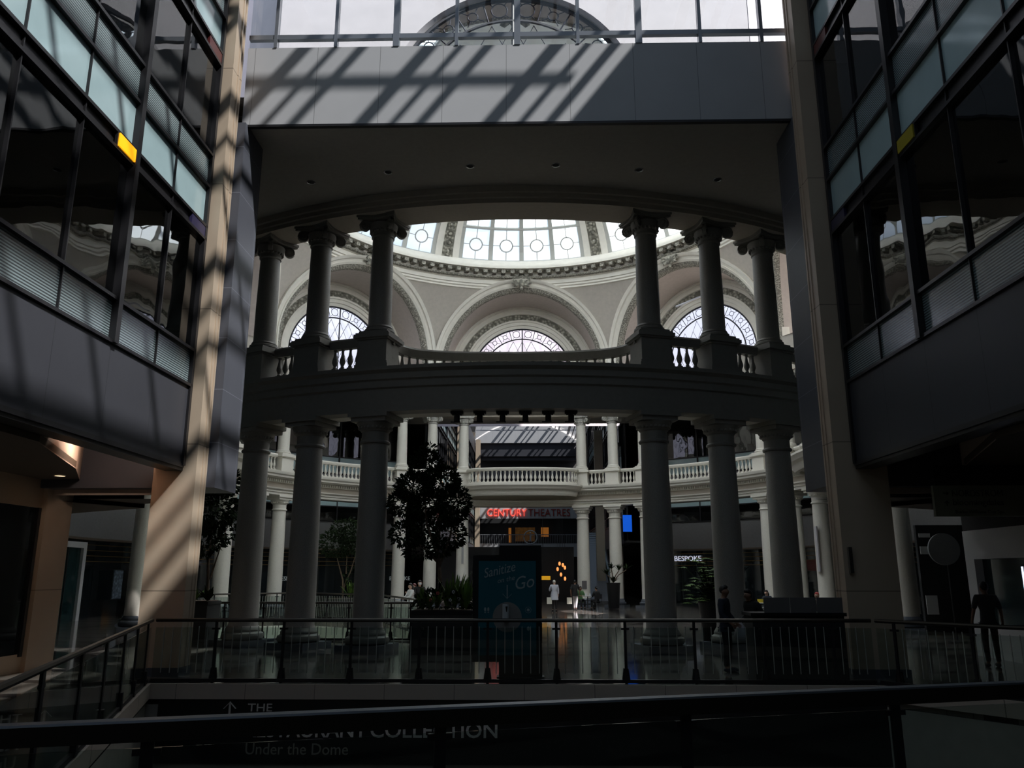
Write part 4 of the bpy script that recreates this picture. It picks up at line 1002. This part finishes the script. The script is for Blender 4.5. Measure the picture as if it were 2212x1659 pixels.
box_planter('large black planter box of tropical plants left of the teal poster', (-2.22, 21.7, 0), 1.55, 1.2, 1.05)
tree('bushy dark green tree rising from the large black planter left of centre', (-2.45, 21.8, 1.05),
     [[((0, 0, -.05), .06), ((.1, 0, .7), .05), ((.02, .05, 1.4), .045), ((-.3, 0, 2.2), .035), ((-.4, .1, 3.2), .015)], [((.06, .02, 1.1), .04), ((.35, 0, 1.9), .03), ((.4, 0, 2.7), .012)], [((.02, .0, 1.2), .035), ((-.5, .1, 1.7), .02), ((-.8, .1, 1.9), .01)], [((0, .03, 1.5), .035), ((.05, .3, 2.4), .02), ((0, .3, 3.4), .01)]],
     [((-.35, 0, 3.75), (.42, .4, .45)), ((-.65, 0, 3.2), (.5, .45, .38)), ((.05, .1, 3.35), (.5, .45, .42)), ((.42, 0, 2.75), (.42, .4, .5)), ((-.95, 0, 2.75), (.4, .4, .32)), ((-.35, .1, 2.75), (.5, .4, .32)), ((-.9, 0, 1.95), (.36, .35, .33)), ((.3, .1, 1.95), (.42, .35, .38)), ((-.45, .2, 2.1), (.3, .3, .28)), ((-.45, 0, 1.5), (.42, .35, .2)), ((.05, 0, 1.6), (.35, .3, .22)), ((-.3, 0, 4.15), (.22, .2, .25)), ((.1, .2, 2.45), (.4, .35, .3))], 6500, .13)
t = thing('tropical_plants', 'leafy tropical plants with pink and white flowers filling the large planter', 'plants', (-2.22, 21.6, 1.05)); lf = MB()
for x, n_, l_ in ((-.55, 16, .55), (-.2, 14, .6), (.1, 18, .75), (.3, 18, .95), (.6, 18, .8), (-.35, 12, .5), (.5, 14, .6)): blades(lf, (x, random.uniform(-.35, .2), 0), n_, l_, .05, .55, .3)
lf.obj('leaves', 'leaf2', t); fo = MB(); foliage(fo, (0, 0, .18), (.78, .55, .28), 380, .16); fo.obj('undergrowth', 'leaf', t)
for c, m in (((-.12, -.45, .42), 'cpink'), ((-.3, -.45, .25), 'cpink'), ((.28, -.45, .45), 'cwhite'), ((.2, -.45, .25), 'cwhite'), ((.42, -.45, .28), 'cwhite')):
    f_ = MB()
    for q in range(5): f_.ball((c[0]+.03*cos(q*1.257), c[1], c[2]+.03*sin(q*1.257)), .016, 4, (1, .5, 1))
    f_.obj('flower', m, t)
box_planter('black planter box beyond the left pier holding small shrubs', (-9.45, 23.6, 0), .85, 1.0, 1.2)
t = thing('shrub', 'low mixed shrub in the planter beyond the left pier', 'plant', (-9.4, 23.5, 1.2)); lf = MB(); blades(lf, (-.15, 0, 0), 26, .5, .05); lf.obj('fronds', 'leaf2', t); lf = MB(); blades(lf, (.25, -.1, 0), 24, .45, .07); lf.obj('dark_leaves', 'leaf', t)
tree('slim tree half hidden behind the left tan pier', (-9.6, 24.6, 0), [[((0, 0, 1.1), .05), ((-.1, 0, 2.4), .04), ((0, 0, 3.8), .02)], [((0, 0, 1.8), .03), ((.4, 0, 3.4), .012)]], [((-.2, 0, 3.9), (.8, .6, .7)), ((.1, 0, 4.7), (.6, .5, .4)), ((-.3, 0, 3.0), (.6, .5, .5)), ((.25, 0, 3.3), (.5, .4, .4))], 1500, .19)
box_planter('black planter beyond the rotunda void holding a multi-stemmed tree', (-9.3, 41.2, 0), 1.6, 1.0, .8)
tree('multi-stemmed round tree beyond the rotunda void railing', (-9.3, 41.2, .8), [[((0, 0, -.02), .05), ((-.05, 0, .9), .045), ((-.5, 0, 2.3), .02)], [((.02, 0, .4), .04), ((.1, 0, 1.2), .035), ((.1, 0, 2.4), .015)], [((0, 0, .5), .04), ((.35, 0, 1.4), .03), ((.6, 0, 2.4), .012)]], [((-.4, 0, 2.7), (.9, .7, .65)), ((.5, 0, 2.9), (.8, .7, .75)), ((0, 0, 3.3), (.8, .6, .6)), ((.4, 0, 1.0), (.35, .3, .5))], 1500, .2)
t = thing('fern', 'bright green fern at the foot of the multi-stemmed tree', 'plant', (-8.9, 40.9, .8)); lf = MB(); blades(lf, (0, 0, 0), 40, .9, .05, .8); lf.obj('fronds', 'leaf2', t)
def urn(lab, loc, r0, r1, h):
    t = thing('tall_planter', lab, 'planter', loc); MB().lathe([(r0, 0), (r0+.02, .03), (r1*.96, h*.93), (r1, h*.95), (r1, h), (r1-.05, h), (r1-.06, h-.06)], 28).obj('pot', 'black', t, 30); return t
urn('tall tapering black pot between the first two right columns', (5.3, 24.3, 0), .24, .38, 1.2)
t = thing('philodendron', 'spreading split-leaf plant in the tall black pot between right columns', 'plant', (5.3, 24.3, 1.2)); lf = MB(); st_ = MB()
for i in range(85):
    a = random.uniform(0, 2*pi); e = random.uniform(.1, .8); z = random.uniform(-.2, 1.25); c = Vector((cos(a)*e, sin(a)*e*.8, z)); st_.tube([(0, 0, -.05), c*.5+Vector((0, 0, .12)), c], .012, 5)
    for q in range(11):
        b = -2.2+4.4*q/10; l = .24*(1-.25*abs(b)/2.2); d = Vector((cos(a+b), sin(a+b), -.25+.1*cos(b))).normalized(); s_ = Vector((-d.y, d.x, 0))*.035
        lf.add([c, c+d*l*.5+s_, c+d*l, c+d*l*.5-s_], [(0, 1, 2, 3)])
lf.obj('leaves', 'leaf2', t); st_.obj('stems', 'leaf', t, 60)
urn('tall black urn standing by the far right columns', (5.05, 49.6, 0), .3, .42, 1.5)
t = thing('agave', 'spiky dark plant in the tall urn by the far right columns', 'plant', (5.05, 49.6, 1.5)); lf = MB()
for c in ((0, 0, 0), (-.35, 0, .45), (.35, 0, .7), (.8, 0, .75), (-.1, 0, .8)): blades(lf, c, 26, .42, .035, 1.2, .3)
lf.obj('leaves', 'leaf', t); st_ = MB()
for c in ((-.35, 0, .45), (.35, 0, .7), (.8, 0, .75), (-.1, 0, .8)): st_.tube([(0, 0, 0), (c[0]*.4, 0, c[2]*.6), c], .03, 5)
st_.obj('stems', 'bark', t)

# ------------------------------------------------------------------ people
def skin_mesh(name, m, parent, nodes, edges, root, sub=1):
    me = bpy.data.meshes.new(name); ks = list(nodes); ix = {k: i for i, k in enumerate(ks)}
    me.from_pydata([nodes[k][0] for k in ks], [(ix[a], ix[b]) for a, b in edges], [])
    bm = bmesh.new(); bm.from_mesh(me); ly = bm.verts.layers.skin.verify(); bm.verts.ensure_lookup_table()
    for k in ks:
        r = nodes[k][1]; r = r if isinstance(r, tuple) else (r, r); bm.verts[ix[k]][ly].radius = r
    bm.verts[ix[root]][ly].use_root = True; bm.to_mesh(me); bm.free()
    me.materials.append(M[m]); o = bpy.data.objects.new(name, me); COL.objects.link(o); o.parent = parent
    s = o.modifiers.new('skin', 'SKIN'); s.use_smooth_shade = True
    if sub: u = o.modifiers.new('subdivision', 'SUBSURF'); u.levels = sub; u.render_levels = sub
    return o
def person(lab, loc, face, H=1.7, pose=None, top='cblack', legs='navy', shoe='cblack', skin='skin2', hair='hair', grp=None, hands=True, sleeve=True, hairlong=False, skirt=None):
    """x = the person's left, -y = ahead"""
    k = H/1.72; J = dict(pel=(0, 0, .95), spi=(0, .01, 1.12), che=(0, .01, 1.32), nb=(0, .02, 1.45), nk=(0, .01, 1.495), hd1=(0, -.015, 1.545), hd2=(0, -.015, 1.615), hd3=(0, -.0, 1.665),
             sL=(.19, .02, 1.41), eL=(.24, .03, 1.14), wL=(.24, -.03, .90), sR=(-.19, .02, 1.41), eR=(-.22, .03, 1.14), wR=(-.23, -.03, .90),
             hL=(.09, 0, .90), kL=(.10, -.02, .50), aL=(.10, .02, .09), tL=(.11, -.14, .035), hR=(-.09, 0, .90), kR=(-.10, -.02, .50), aR=(-.10, .02, .09), tR=(-.11, -.14, .035))
    if pose: J.update(pose)
    J = {a: Vector(b)*k for a, b in J.items()}
    R = dict(pel=(.15, .11), spi=(.13, .095), che=(.15, .105), nb=(.075, .07), nk=.056, hd1=.068, hd2=(.078, .09), hd3=(.06, .07), sL=.055, eL=.042, wL=.028, sR=.055, eR=.042, wR=.028,
             hL=.085, kL=.06, aL=.04, tL=.03, hR=.085, kR=.06, aR=.04, tR=.03)
    N = {a: (J[a], R[a]) for a in J}
    E_ = [('pel', 'spi'), ('spi', 'che'), ('che', 'nb'), ('nb', 'nk'), ('nk', 'hd1'), ('hd1', 'hd2'), ('hd2', 'hd3')]
    for s in 'LR': E_ += [('che', 's'+s), ('s'+s, 'e'+s), ('e'+s, 'w'+s), ('pel', 'h'+s), ('h'+s, 'k'+s), ('k'+s, 'a'+s), ('a'+s, 't'+s)]
    if hands:
        for s, sg in (('L', 1), ('R', -1)):
            w_ = J['w'+s]; d = (w_-J['e'+s]).normalized(); sd = d.cross(Vector((sg, 0, 0)))
            if sd.length < .1: sd = Vector((0, 1, 0))
            sd.normalize(); N['p'+s] = (w_+d*.06*k, (.036, .018)); E_.append(('w'+s, 'p'+s))
            cu = d.cross(sd)*-sg
            for f in range(4):
                o = (f-1.5)*.019; ln = (.062, .075, .07, .055)[f]; b0 = w_+d*.085*k+sd*o; b1 = b0+d*ln*.5+cu*.006; b2 = b1+d*ln*.4+cu*.022
                N[f'f{s}{f}a'] = (b0, .0095); N[f'f{s}{f}b'] = (b1, .0085); N[f'f{s}{f}c'] = (b2, .007); E_ += [('p'+s, f'f{s}{f}a'), (f'f{s}{f}a', f'f{s}{f}b'), (f'f{s}{f}b', f'f{s}{f}c')]
            N[f't{s}x'] = (w_+d*.04-sd*.035+cu*.01, .011); N[f't{s}y'] = (w_+d*.075-sd*.048+cu*.02, .009); E_ += [('p'+s, f't{s}x'), (f't{s}x', f't{s}y')]
    N['ns'] = (J['hd2']+Vector((0, -.095*k, -.012)), .012); E_.append(('hd2', 'ns'))
    for sg, q in ((1, 'earL'), (-1, 'earR')): N[q] = (J['hd2']+Vector((sg*.088*k, .01, -.01)), (.012, .022)); E_.append(('hd2', q))
    t = thing('person', lab, 'person', loc, face, group=grp)
    skin_mesh('body', skin, t, N, E_, 'pel')
    J['hp'] = J['pel']+Vector((0, 0, -.06)); R['hp'] = (.145, .115); J['wa'] = J['pel'].lerp(J['spi'], .35); R['wa'] = (.135, .10)
    def sub(keys, ed, g, nm, m, root):
        n_ = {a: (J[a], tuple(x+g for x in (R[a] if isinstance(R[a], tuple) else (R[a], R[a])))) for a in keys}; return skin_mesh(nm, m, t, n_, ed, root)
    kk = ['hp', 'pel', 'spi', 'che', 'nb']+[q+s for s in 'LR' for q in (('s', 'e', 'w') if sleeve else ('s', 'e'))]
    ee = [('hp', 'pel'), ('pel', 'spi'), ('spi', 'che'), ('che', 'nb')]+[e for s in 'LR' for e in ((('che', 's'+s), ('s'+s, 'e'+s), ('e'+s, 'w'+s)) if sleeve else (('che', 's'+s), ('s'+s, 'e'+s)))]
    if sleeve:
        for s in 'LR': J['w'+s] = J['w'+s].lerp(J['e'+s], .12)
    sub(kk, ee, .022, 'shirt', top, 'pel')
    R['pel'] = (.12, .09)
    sub(['wa', 'pel']+[q+s for s in 'LR' for q in 'hka'], [('wa', 'pel')]+[e for s in 'LR' for e in (('pel', 'h'+s), ('h'+s, 'k'+s), ('k'+s, 'a'+s))], .012, 'trousers', legs, 'pel')
    for s in 'LR':
        a, b = J['a'+s], J['t'+s]; mb = MB(); c = a.lerp(b, .5); c.z = min(a.z, b.z)+.0; d = (b-a); an = atan2(d.y, d.x)
        mb.ball((0, 0, 0), .05, 6, (2.7, 1, .95)); Rm = Matrix.Rotation(an, 3, 'Z'); zc = c.z+.008 if c.z < .3 else c.z
        mb.v = [tuple(Rm @ Vector(v)+Vector((c.x, c.y, zc))) for v in mb.v]; mb.obj('shoe', shoe, t, 60)
    h = MB(); hc = J['hd2']+Vector((0, .012, .028)); h.ball(hc, .10*k, 7, (.86, 1.06, 1.0)); 
    h.v = [v if v[2] > hc.z-.055*k or v[1] > hc.y+.02 else (v[0]*.9, hc.y+(v[1]-hc.y)*.4+.03, v[2]) for v in h.v]
    h.v = [v if v[1] > hc.y-.035 else (v[0], v[1]+(0 if v[2] > hc.z+.04*k else .02), max(v[2], hc.z+.042*k)) for v in h.v]
    if hairlong: h.ball(J['nk']+Vector((0, .07, .02)), .09, 6, (1, .7, 1.6))
    h.obj('hair', hair, t, 60)
    for sg in (-1, 1):
        e = MB(); e.ball(J['hd2']+Vector((sg*.03*k, -.082*k, .002)), .009, 5, (1.2, .8, .7)); e.obj('eye', 'black', t, 60)
    if skirt:
        mb = MB(); mb.lathe([(.17, .04), (.2, -.12), (.21, -.2), (.225, -.42)], 18, c=tuple(J['pel']+Vector((0, 0, .1)))); mb.v = [(v[0], v[1]*.82, v[2]) for v in mb.v]; mb.obj('tunic', skirt, t, 60)
    return t
sit = dict(pel=(0, 0, .52), spi=(0, .02, .70), che=(0, 0, .90), nb=(0, -.01, 1.04), nk=(0, -.02, 1.10), hd1=(0, -.05, 1.15), hd2=(0, -.06, 1.21), hd3=(0, -.05, 1.26), sL=(.17, 0, 1.0), eL=(.24, -.08, .75), wL=(.12, -.3, .76), sR=(-.17, 0, 1.0), eR=(-.24, -.08, .75), wR=(-.12, -.3, .76),
           hL=(.09, -.05, .50), kL=(.12, -.42, .50), aL=(.12, -.40, .09), tL=(.12, -.55, .035), hR=(-.09, -.05, .50), kR=(-.12, -.42, .50), aR=(-.12, -.44, .09), tR=(-.12, -.6, .035))
walk = dict(kL=(.09, -.16, .52), aL=(.09, -.12, .10), tL=(.1, -.28, .04), kR=(-.09, .05, .50), aR=(-.08, .27, .12), tR=(-.09, .14, .04), eL=(.24, .12, 1.15), wL=(.23, .08, .9), eR=(-.24, -.05, 1.14), wR=(-.23, -.2, .93))
person('man in dark clothes standing in profile behind the railing, short hair', (4.05, 17.3, 0), rad(62), 1.70, dict(eL=(.25, .02, 1.15), wL=(.2, -.16, .98), eR=(-.25, .02, 1.15), wR=(-.2, -.16, .98)), top='navy', legs='cblack', skin='skin1', shoe='navy')
p2 = person('hooded person in black holding a pale plastic bag, leaning beside the service desk', (4.72, 17.6, 0), rad(-60), 1.64, dict(che=(0, -.05, 1.3), nb=(0, -.09, 1.43), nk=(0, -.11, 1.48), hd1=(0, -.14, 1.53), hd2=(0, -.16, 1.59), hd3=(0, -.15, 1.64), sL=(.17, -.05, 1.38), sR=(-.17, -.05, 1.38), wR=(-.28, -.2, .95)), top='cblack', legs='cblack', skin='skin1', hairlong=True)
t = thing('plastic_bag', 'pale translucent plastic bag hanging from the hooded person\'s hand', 'bag', (4.42, 17.55, .6)); mb = MB(); mb.lathe([(.02, .38), (.04, .32), (.13, .2), (.16, .08), (.12, 0)], 14); mb.obj('bag', 'cpale', t, 60); MB().tube([(-.02, 0, .36), (0, 0, .42), (.02, 0, .36)], .008, 5).obj('handle', 'cpale', t)
w1 = person('person with white hair in pale grey hooded top and black leggings, back turned', (1.4, 46.2, 0), rad(185), 1.66, dict(wL=(.2, -.25, 1.15), eL=(.27, -.02, 1.15)), top='cgrey_l', legs='cblack', hair='hairw', skirt='cgrey_l', hands=True, hairlong=False) if 0 else None
M['cdkgrey'] = mat('slate cloth', (.06, .062, .07), .9)
M['cgrey_l'] = mat('pale grey jersey', (.50, .52, .58), .9)
person('person with white hair in pale grey hooded top and black leggings, back turned', (1.4, 46.2, 0), pi+.1, 1.66, dict(wL=(.2, -.25, 1.15), eL=(.27, -.02, 1.15)), top='cgrey_l', legs='cblack', hair='hairw', skirt='cgrey_l')
person('person in black shirt and pale trousers walking away with a shopping bag', (2.62, 47.3, 0), pi-.2, 1.66, walk, top='cblack', legs='cpale', sleeve=False, skin='skin1')
def paper_bag(lab, loc):
    t = thing('shopping_bag', lab, 'bag', loc); MB().bx(-.14, .14, -.06, .06, 0, .36).obj('bag', 'paper', t)
    for y in (-.05, .05): MB().tube([(-.06, y, .36), (-.05, y*.3, .5), (.05, y*.3, .5), (.06, y, .36)], .006, 5).obj('handle', 'cblack', t)
paper_bag('cream paper shopping bag held by the white-haired person', (1.12, 46.15, .38)); paper_bag('cream paper shopping bag held by the walking person in black', (2.28, 47.1, .35))
person('seated person in green top at the small table by the far column', (3.05, 49.5, 0), .3, 1.68, sit, top='cgreen', legs='cblack', skin='skin1')
person('seated person in black with back turned at the small table by the far column', (3.95, 48.6, 0), rad(205), 1.68, sit, top='cblack', legs='cblack', skin='skin1')
def cafe_table(lab, loc):
    t = thing('cafe_table', lab, 'table', loc); MB().lathe([(.32, .72), (.33, .73), (.33, .745), (.32, .75)], 24).obj('tabletop', 'white', t, 30); MB().tube([(0, 0, .03), (0, 0, .72)], .03, 8).obj('pedestal', 'frame', t); MB().lathe([(.2, 0), (.2, .02), (.04, .04)], 16).obj('base', 'frame', t); return t
def cafe_chair(lab, loc, rz, grp=None):
    t = thing('cafe_chair', lab, 'chair', loc, rz, grp); MB().bx(-.2, .2, -.2, .2, .43, .46).obj('seat', 'frame', t); MB().bx(-.2, .2, .18, .21, .6, .86).obj('backrest', 'frame', t)
    for x in (-.18, .18):
        MB().tube([(x, -.18, .43), (x*1.15, -.22, 0)], .012, 6).obj('leg', 'steel', t); MB().tube([(x, .19, .86), (x, .19, .43), (x*1.15, .26, 0)], .012, 6).obj('leg', 'steel', t)
    return t
cafe_table('small white cafe table with two cups beside the far right column', (3.45, 49.0, 0))
for i, x in enumerate((3.35, 3.58)):
    t = thing('cup', f'white paper cup on the cafe table, {("left", "right")[i]} one', 'cup', (x, 48.9, .75)); MB().lathe([(.03, 0), (.042, .12)], 14).obj('cup', 'cwhite', t, 40); MB().lathe([(.044, .12), (.044, .13), (.035, .135)], 14).obj('lid', 'cwhite', t, 40)
cafe_chair('metal cafe chair under the seated person in green', (3.05, 49.6, 0), .3, 'cafe chairs'); cafe_chair('metal cafe chair under the seated person in black, back to the viewer', (3.97, 48.5, 0), rad(205), 'cafe chairs')
person('woman with long dark hair and white sleeves leaning on the void railing', (-4.75, 33.0, 0), rad(-60), 1.6, dict(wL=(.1, -.3, 1.12), eL=(.24, -.1, 1.15), wR=(-.1, -.3, 1.12), eR=(-.24, -.1, 1.15)), top='cwhite', legs='cblack', hairlong=True)
person('person in red cap holding something pale beside the void railing', (-4.72, 33.9, 0), rad(-70), 1.58, dict(wL=(.08, -.3, 1.3), eL=(.24, -.1, 1.15)), top='cwhite', legs='cgrey', hair='redp')
m_ = person('man in dark jacket and pale face mask beside the void railing', (-4.42, 33.3, 0), rad(20), 1.72, dict(wR=(-.1, -.3, 1.15), eR=(-.24, -.1, 1.15)), top='cblack', legs='navy', skin='skin2')
mb = MB(); mb.ball((0, -.085, 1.585), .055, 6, (1, .6, .9)); mb.obj('face_mask', 'cgrey_l', m_, 60)
person('man in grey-blue tee walking away at the far right behind the railing', (9.95, 18.3, 0), pi-.15, 1.76, dict(eL=(.27, .03, 1.15), wL=(.31, -.02, .91), eR=(-.26, .03, 1.15), wR=(-.29, -.03, .9)), top='cdkgrey', legs='cblack', sleeve=False, skin='skin1')
person('seated person bent over a yellow packet beyond the service desk', (10.7, 37.5, 0), rad(-40), 1.66, sit, top='navy', legs='cwhite', hairlong=True)
t = thing('snack_packet', 'small yellow packet in front of the seated person beyond the desk', 'packet', (10.25, 37.0, .74)); MB().bx(-.12, .12, -.05, .05, 0, .16).obj('packet', 'cyellow', t)
cafe_table('white cafe table beyond the service desk holding the yellow packet', (10.25, 37.0, 0)); cafe_chair('metal cafe chair under the person with the yellow packet', (10.75, 37.5, 0), rad(-40), 'cafe chairs')
person('seated person in black with a red ball-shaped cap beyond the desk', (10.7, 31.0, 0), rad(-30), 1.7, sit, top='cblack', legs='cblack', hair='cpink')
cafe_chair('metal cafe chair under the person in the red cap', (10.75, 31.0, 0), rad(-30), 'cafe chairs')

# ------------------------------------------------------------------ shop signs on the rotunda wall, plaques, banners
def wallsign(lab, a, z, body, size, m):
    x, y = P(a, 20.0); t = thing('shop_sign', lab, 'sign', (x, y, z), rad(a)+pi if 0 else rad(a-180))
    text(body, 'lettering', m, t, (0, -.0, 0), (pi/2, 0, 0), size, .02, align='CENTER'); return t
M['signwhite'] = mat('lit white letter', (.8, .82, 1), .4, emit=.55); M['signdim'] = mat('dim white letter', (.5, .55, .55), .4, emit=.12)
wallsign('dim white BESPOKE lettering on dark glass between left columns', -(180-46.5), 1.62, 'BESPOKE', .36, 'signdim')
wallsign('dim white BESPOKE lettering just left of the three people', -(180-24.5), 1.62, 'BESPOKE', .36, 'signdim')
wallsign('lit white BESPOKE lettering above the plant in the tall pot', 180-32.6, 2.85, 'BESPOKE', .47, 'signwhite')
t = thing('red_shop_band', 'dark red band under a pale wall strip between the right columns', 'sign', P(180-56, 20.0)+(2.5,), rad(-56)); MB().bx(-2.6, 2.6, -.04, .04, -.3, .3).obj('band', 'redp', t)
M['plaque'] = mat('bronze grey plaque', (.16, .15, .15), .4, .3)
for s, sd in ((-1, 'left'), (1, 'right')):
    x, y = P(180-s*14.3, R0); t = thing('plaque', f'grey plaque on the innermost far {sd} floor column', 'plaque', (x, y-.425, 1.35)); MB().box((0, 0, 0), (.3, .03, .5)).obj('plate', 'plaque', t)
x, y = P(-(180-14.3), R0); t = thing('banner_strip', 'thin grey vertical banner on the innermost far left column', 'banner', (x+.05, y-.43, 3.4)); MB().box((0, 0, 0), (.14, .02, 1.5)).obj('strip', 'cgrey', t)
x, y = P(180-75, R0); t = thing('banner_strip', 'pale vertical banner projecting from the nearest right side column', 'banner', (x-.4, y-.3, 3.2)); MB().box((0, 0, 0), (.06, .3, 2.2)).obj('strip', 'cpale', t)

# left passage shopfront details
t = thing('shop_portal', 'pale framed shop entrance seen past the tan pilaster at far left', 'shop entrance', (-19.75, 34.7, 0))
MB().bx(-.1, .1, -1.9, -1.65, 0, 3.35).obj('jamb', 'white', t); MB().bx(-.1, .1, 1.0, 1.25, 0, 3.35).obj('jamb', 'white', t); MB().bx(-.1, .1, -1.65, 1.0, 3.1, 3.35).obj('lintel', 'white', t)
MB().bx(-.05, -.03, -1.65, 1.0, 0, 3.1).obj('door_glass', 'tealglass', t); MB().bx(-.06, .0, -.03, .03, 0, 3.1).obj('door_stile', 'frame', t)
M['mandala'] = carved('mandala print', (.10, .13, .17), 7, .1)
for y, z, lab in ((40.6, 1.45, 'blue-grey mandala poster on the dark shopfront at far left'), (38.9, 1.5, 'dark swirl poster beside the pale shop entrance at far left')):
    t = thing('window_poster', lab, 'poster', (-19.35 if y > 40 else -19.6, y, z)); MB().box((0, 0, 0), (.04, .85, 1.3)).obj('print', 'mandala', t); MB().box((-.03, 0, 0), (.03, .95, 1.4)).obj('backing', 'black', t)
# right passage details
t = thing('round_sign', 'large grey disc sign on a thin post beyond the right pier', 'sign', (12.45, 24.8, 0)); d_ = MB(); d_.tube([(0, -.03, 2.68), (0, .03, 2.68)], .47, 40); d_.obj('disc', 'cgrey2', t) if 'cgrey2' in M else d_.obj('disc', mat('grey disc face', (.28, .285, .29), .6), t); MB().tube([(.1, .06, 0), (.1, .06, 2.6)], .03, 8).obj('post', 'frame', t); MB().lathe([(.25, 0), (.25, .03), (.04, .05)], 16, c=(.1, .06, 0)).obj('base', 'frame', t)
for i, (z, h_) in enumerate(((.95, .62), (2.75, .26), (3.25, .14))):
    t = thing('notice_board', f'small pale notice on the dark wall beside the right passage column, {("lowest", "middle", "topmost")[i]} of three', 'notice', (13.55, 28.2, z)); MB().box((0, 0, 0), (.38, .03, h_)).obj('sheet', 'white', t)
sobj(MB().bx(13.3, 16.5, 28.25, 28.4, 0, 3.6), 'wall_right_passage', 'black_m')
t = thing('hanging_sign', 'olive grey hanging direction sign with department store names at far right', 'sign', (8.7, 15.0, 3.24))
M['olive'] = mat('olive grey sign', (.24, .24, .18), .5); MB().box((0, 0, 0), (2.5, .08, .56)).obj('panel', 'olive', t)
MB().bx(-1.2, 1.2, -.015, .015, .28, .66).obj('hanger', 'frame', t)
M['signdark'] = mat('dark sign letter', (.06, .05, .045), .5)
fit('NORDSTROM', 'lettering', 'signdark', t, (-.93, -.045, .08), rt, .17, .92, depth=.004); fit('bloomingdales', 'lettering', 'signdark', t, (-.93, -.045, -.08), rt, .16, .92, depth=.004); fit('Burke Williams Day Spa', 'lettering', 'signdark', t, (-.9, -.045, -.23), rt, .09, .88, depth=.004)
a = MB(); a.bar((-1.08, -.045, .14), (-.99, -.045, .14), .01, .015); a.bar((-1.02, -.045, .17), (-.985, -.045, .14), .01, .012); a.bar((-1.02, -.045, .11), (-.985, -.045, .14), .01, .012); a.bar((-1.03, -.045, -.09), (-1.03, -.045, 0), .015, .01); a.bar((-1.06, -.045, -.035), (-1.03, -.045, 0), .012, .01); a.bar((-1.0, -.045, -.035), (-1.03, -.045, 0), .012, .01); a.obj('arrows', 'signdark', t)
M['neonblue'] = mat('blue white neon', (.75, .8, 1), .4, emit=1.3)
t = thing('neon_strip', 'thin blue-white vertical neon light at the far right shopfront', 'neon light', (10.9, 18.4, 1.55)); MB().bx(-.015, .015, -.015, .015, -.55, .55).obj('tube', 'neonblue', t); MB().bx(.02, .05, -.04, .04, -.6, .6).obj('housing', 'frame', t)

# ------------------------------------------------------------------ lamps the passages have, then added void lights
def lamp(lab, loc, power, size, rx=0, col=(1, .78, .58), ry=0):
    t = thing('cove_light', lab, 'light fixture', loc); l = bpy.data.lights.new('cove_lamp', 'POINT'); l.energy = power; l.color = col; l.shadow_soft_size = .08
    o = bpy.data.objects.new('cove_lamp', l); COL.objects.link(o); o.parent = t; o.rotation_euler = (rx, ry, 0)
    return t
M['ledwarm'] = mat('warm led', (1, .7, .4), .4, emit=2.2)
for s, sd, pw, y in ((-1, 'left', 42, 14.5), (1, 'right', 26, 12.6)):
    xi = HL if s < 0 else HR
    t = lamp(f'warm cove light washing the raised ceiling beside the {sd} facade', (xi+s*.72, y, 4.3), pw, (.12, 1.4), col=(1, .80, .66))
    for o in [q for q in bpy.data.objects if q.parent == t]: o.rotation_euler = (pi, s*-.45, 0)
    MB().bx(-.08, .08, -.75, .75, -.14, -.10).obj('housing', 'frame', t)
for i, (x, y, z) in enumerate(((-9.35, 12.6, 3.895), (-9.6, 16.2, 3.895), (9.6, 12.0, 3.895))):
    t = thing('passage_downlight', 'small warm downlight in the dark passage ceiling, '+('nearer one on the left', 'farther one on the left', 'one on the right')[i], 'downlight', (x, y, z)); MB().lathe([(.10, 0), (.12, -.012), (.13, 0)], 16, cap=False).obj('trim_ring', 'steel', t, 30); MB().lathe([(.10, -.003), (.001, -.004)], 16, cap=False).obj('lens', 'ledwarm', t)
t = thing('pendant_cluster', 'cluster of orange glowing pendant lamps beyond the white-haired person', 'lamp', (2.4, 62, 3.0))
for x, z in ((-.25, -.6), (0, -1.0), (.3, -.5), (.15, -.3), (.3, -1.3), (-.1, -.2)): MB().ball((x, 0, z), .09, 6, (1, 1, 1.7)).obj('bulb', 'amberglow2' if 'amberglow2' in M else mat('orange bulb', (1, .35, .1), .4, emit=1.2), t, 60); MB().bx(x-.01, x+.01, -.01, .01, z+.1, 3.2).obj('cord', 'frame', t)
t = thing('yellow_shop_sign', 'small lit yellow shop sign left of the white-haired person', 'sign', (1.05, 62, 1.75)); MB().box((0, 0, 0), (1.1, .08, .28)).obj('lightbox', mat('yellow lightbox', (.85, .42, .02), .4, emit=.5), t); MB().bx(-.02, .02, -.02, .02, .14, 4.4).obj('hanger', 'frame', t)
sobj(MB().bx(HL, 3.5, 64.0, 64.2, 0, 4.1), 'wall_far_shop', 'black_m')

for i, (x, y, rx, rz) in enumerate(((-9.5, 31.0, 1.15, rad(-20)), (-6.5, 30.0, 1.15, rad(-10)))):  # added lamps and housings that brighten the void's pale wall
    t = thing('added_void_light', 'added light under the floor edge washing the pale far wall of the rotunda void, '+('left', 'right')[i]+' one', 'light fixture', (x, 26.2, -.75)); MB().box((0, 0, .05), (1.6, .12, .06)).obj('housing', 'frame', t)
    l = bpy.data.lights.new('added_wash_lamp', 'AREA'); l.energy = 90; l.shape = 'RECTANGLE'; l.size = 1.5; l.size_y = .1; l.color = (.9, 1, .92); o = bpy.data.objects.new('added_wash_lamp', l); COL.objects.link(o); o.parent = t; o.rotation_euler = (rad(78), 0, 0); o.location = (0, .1, 0)
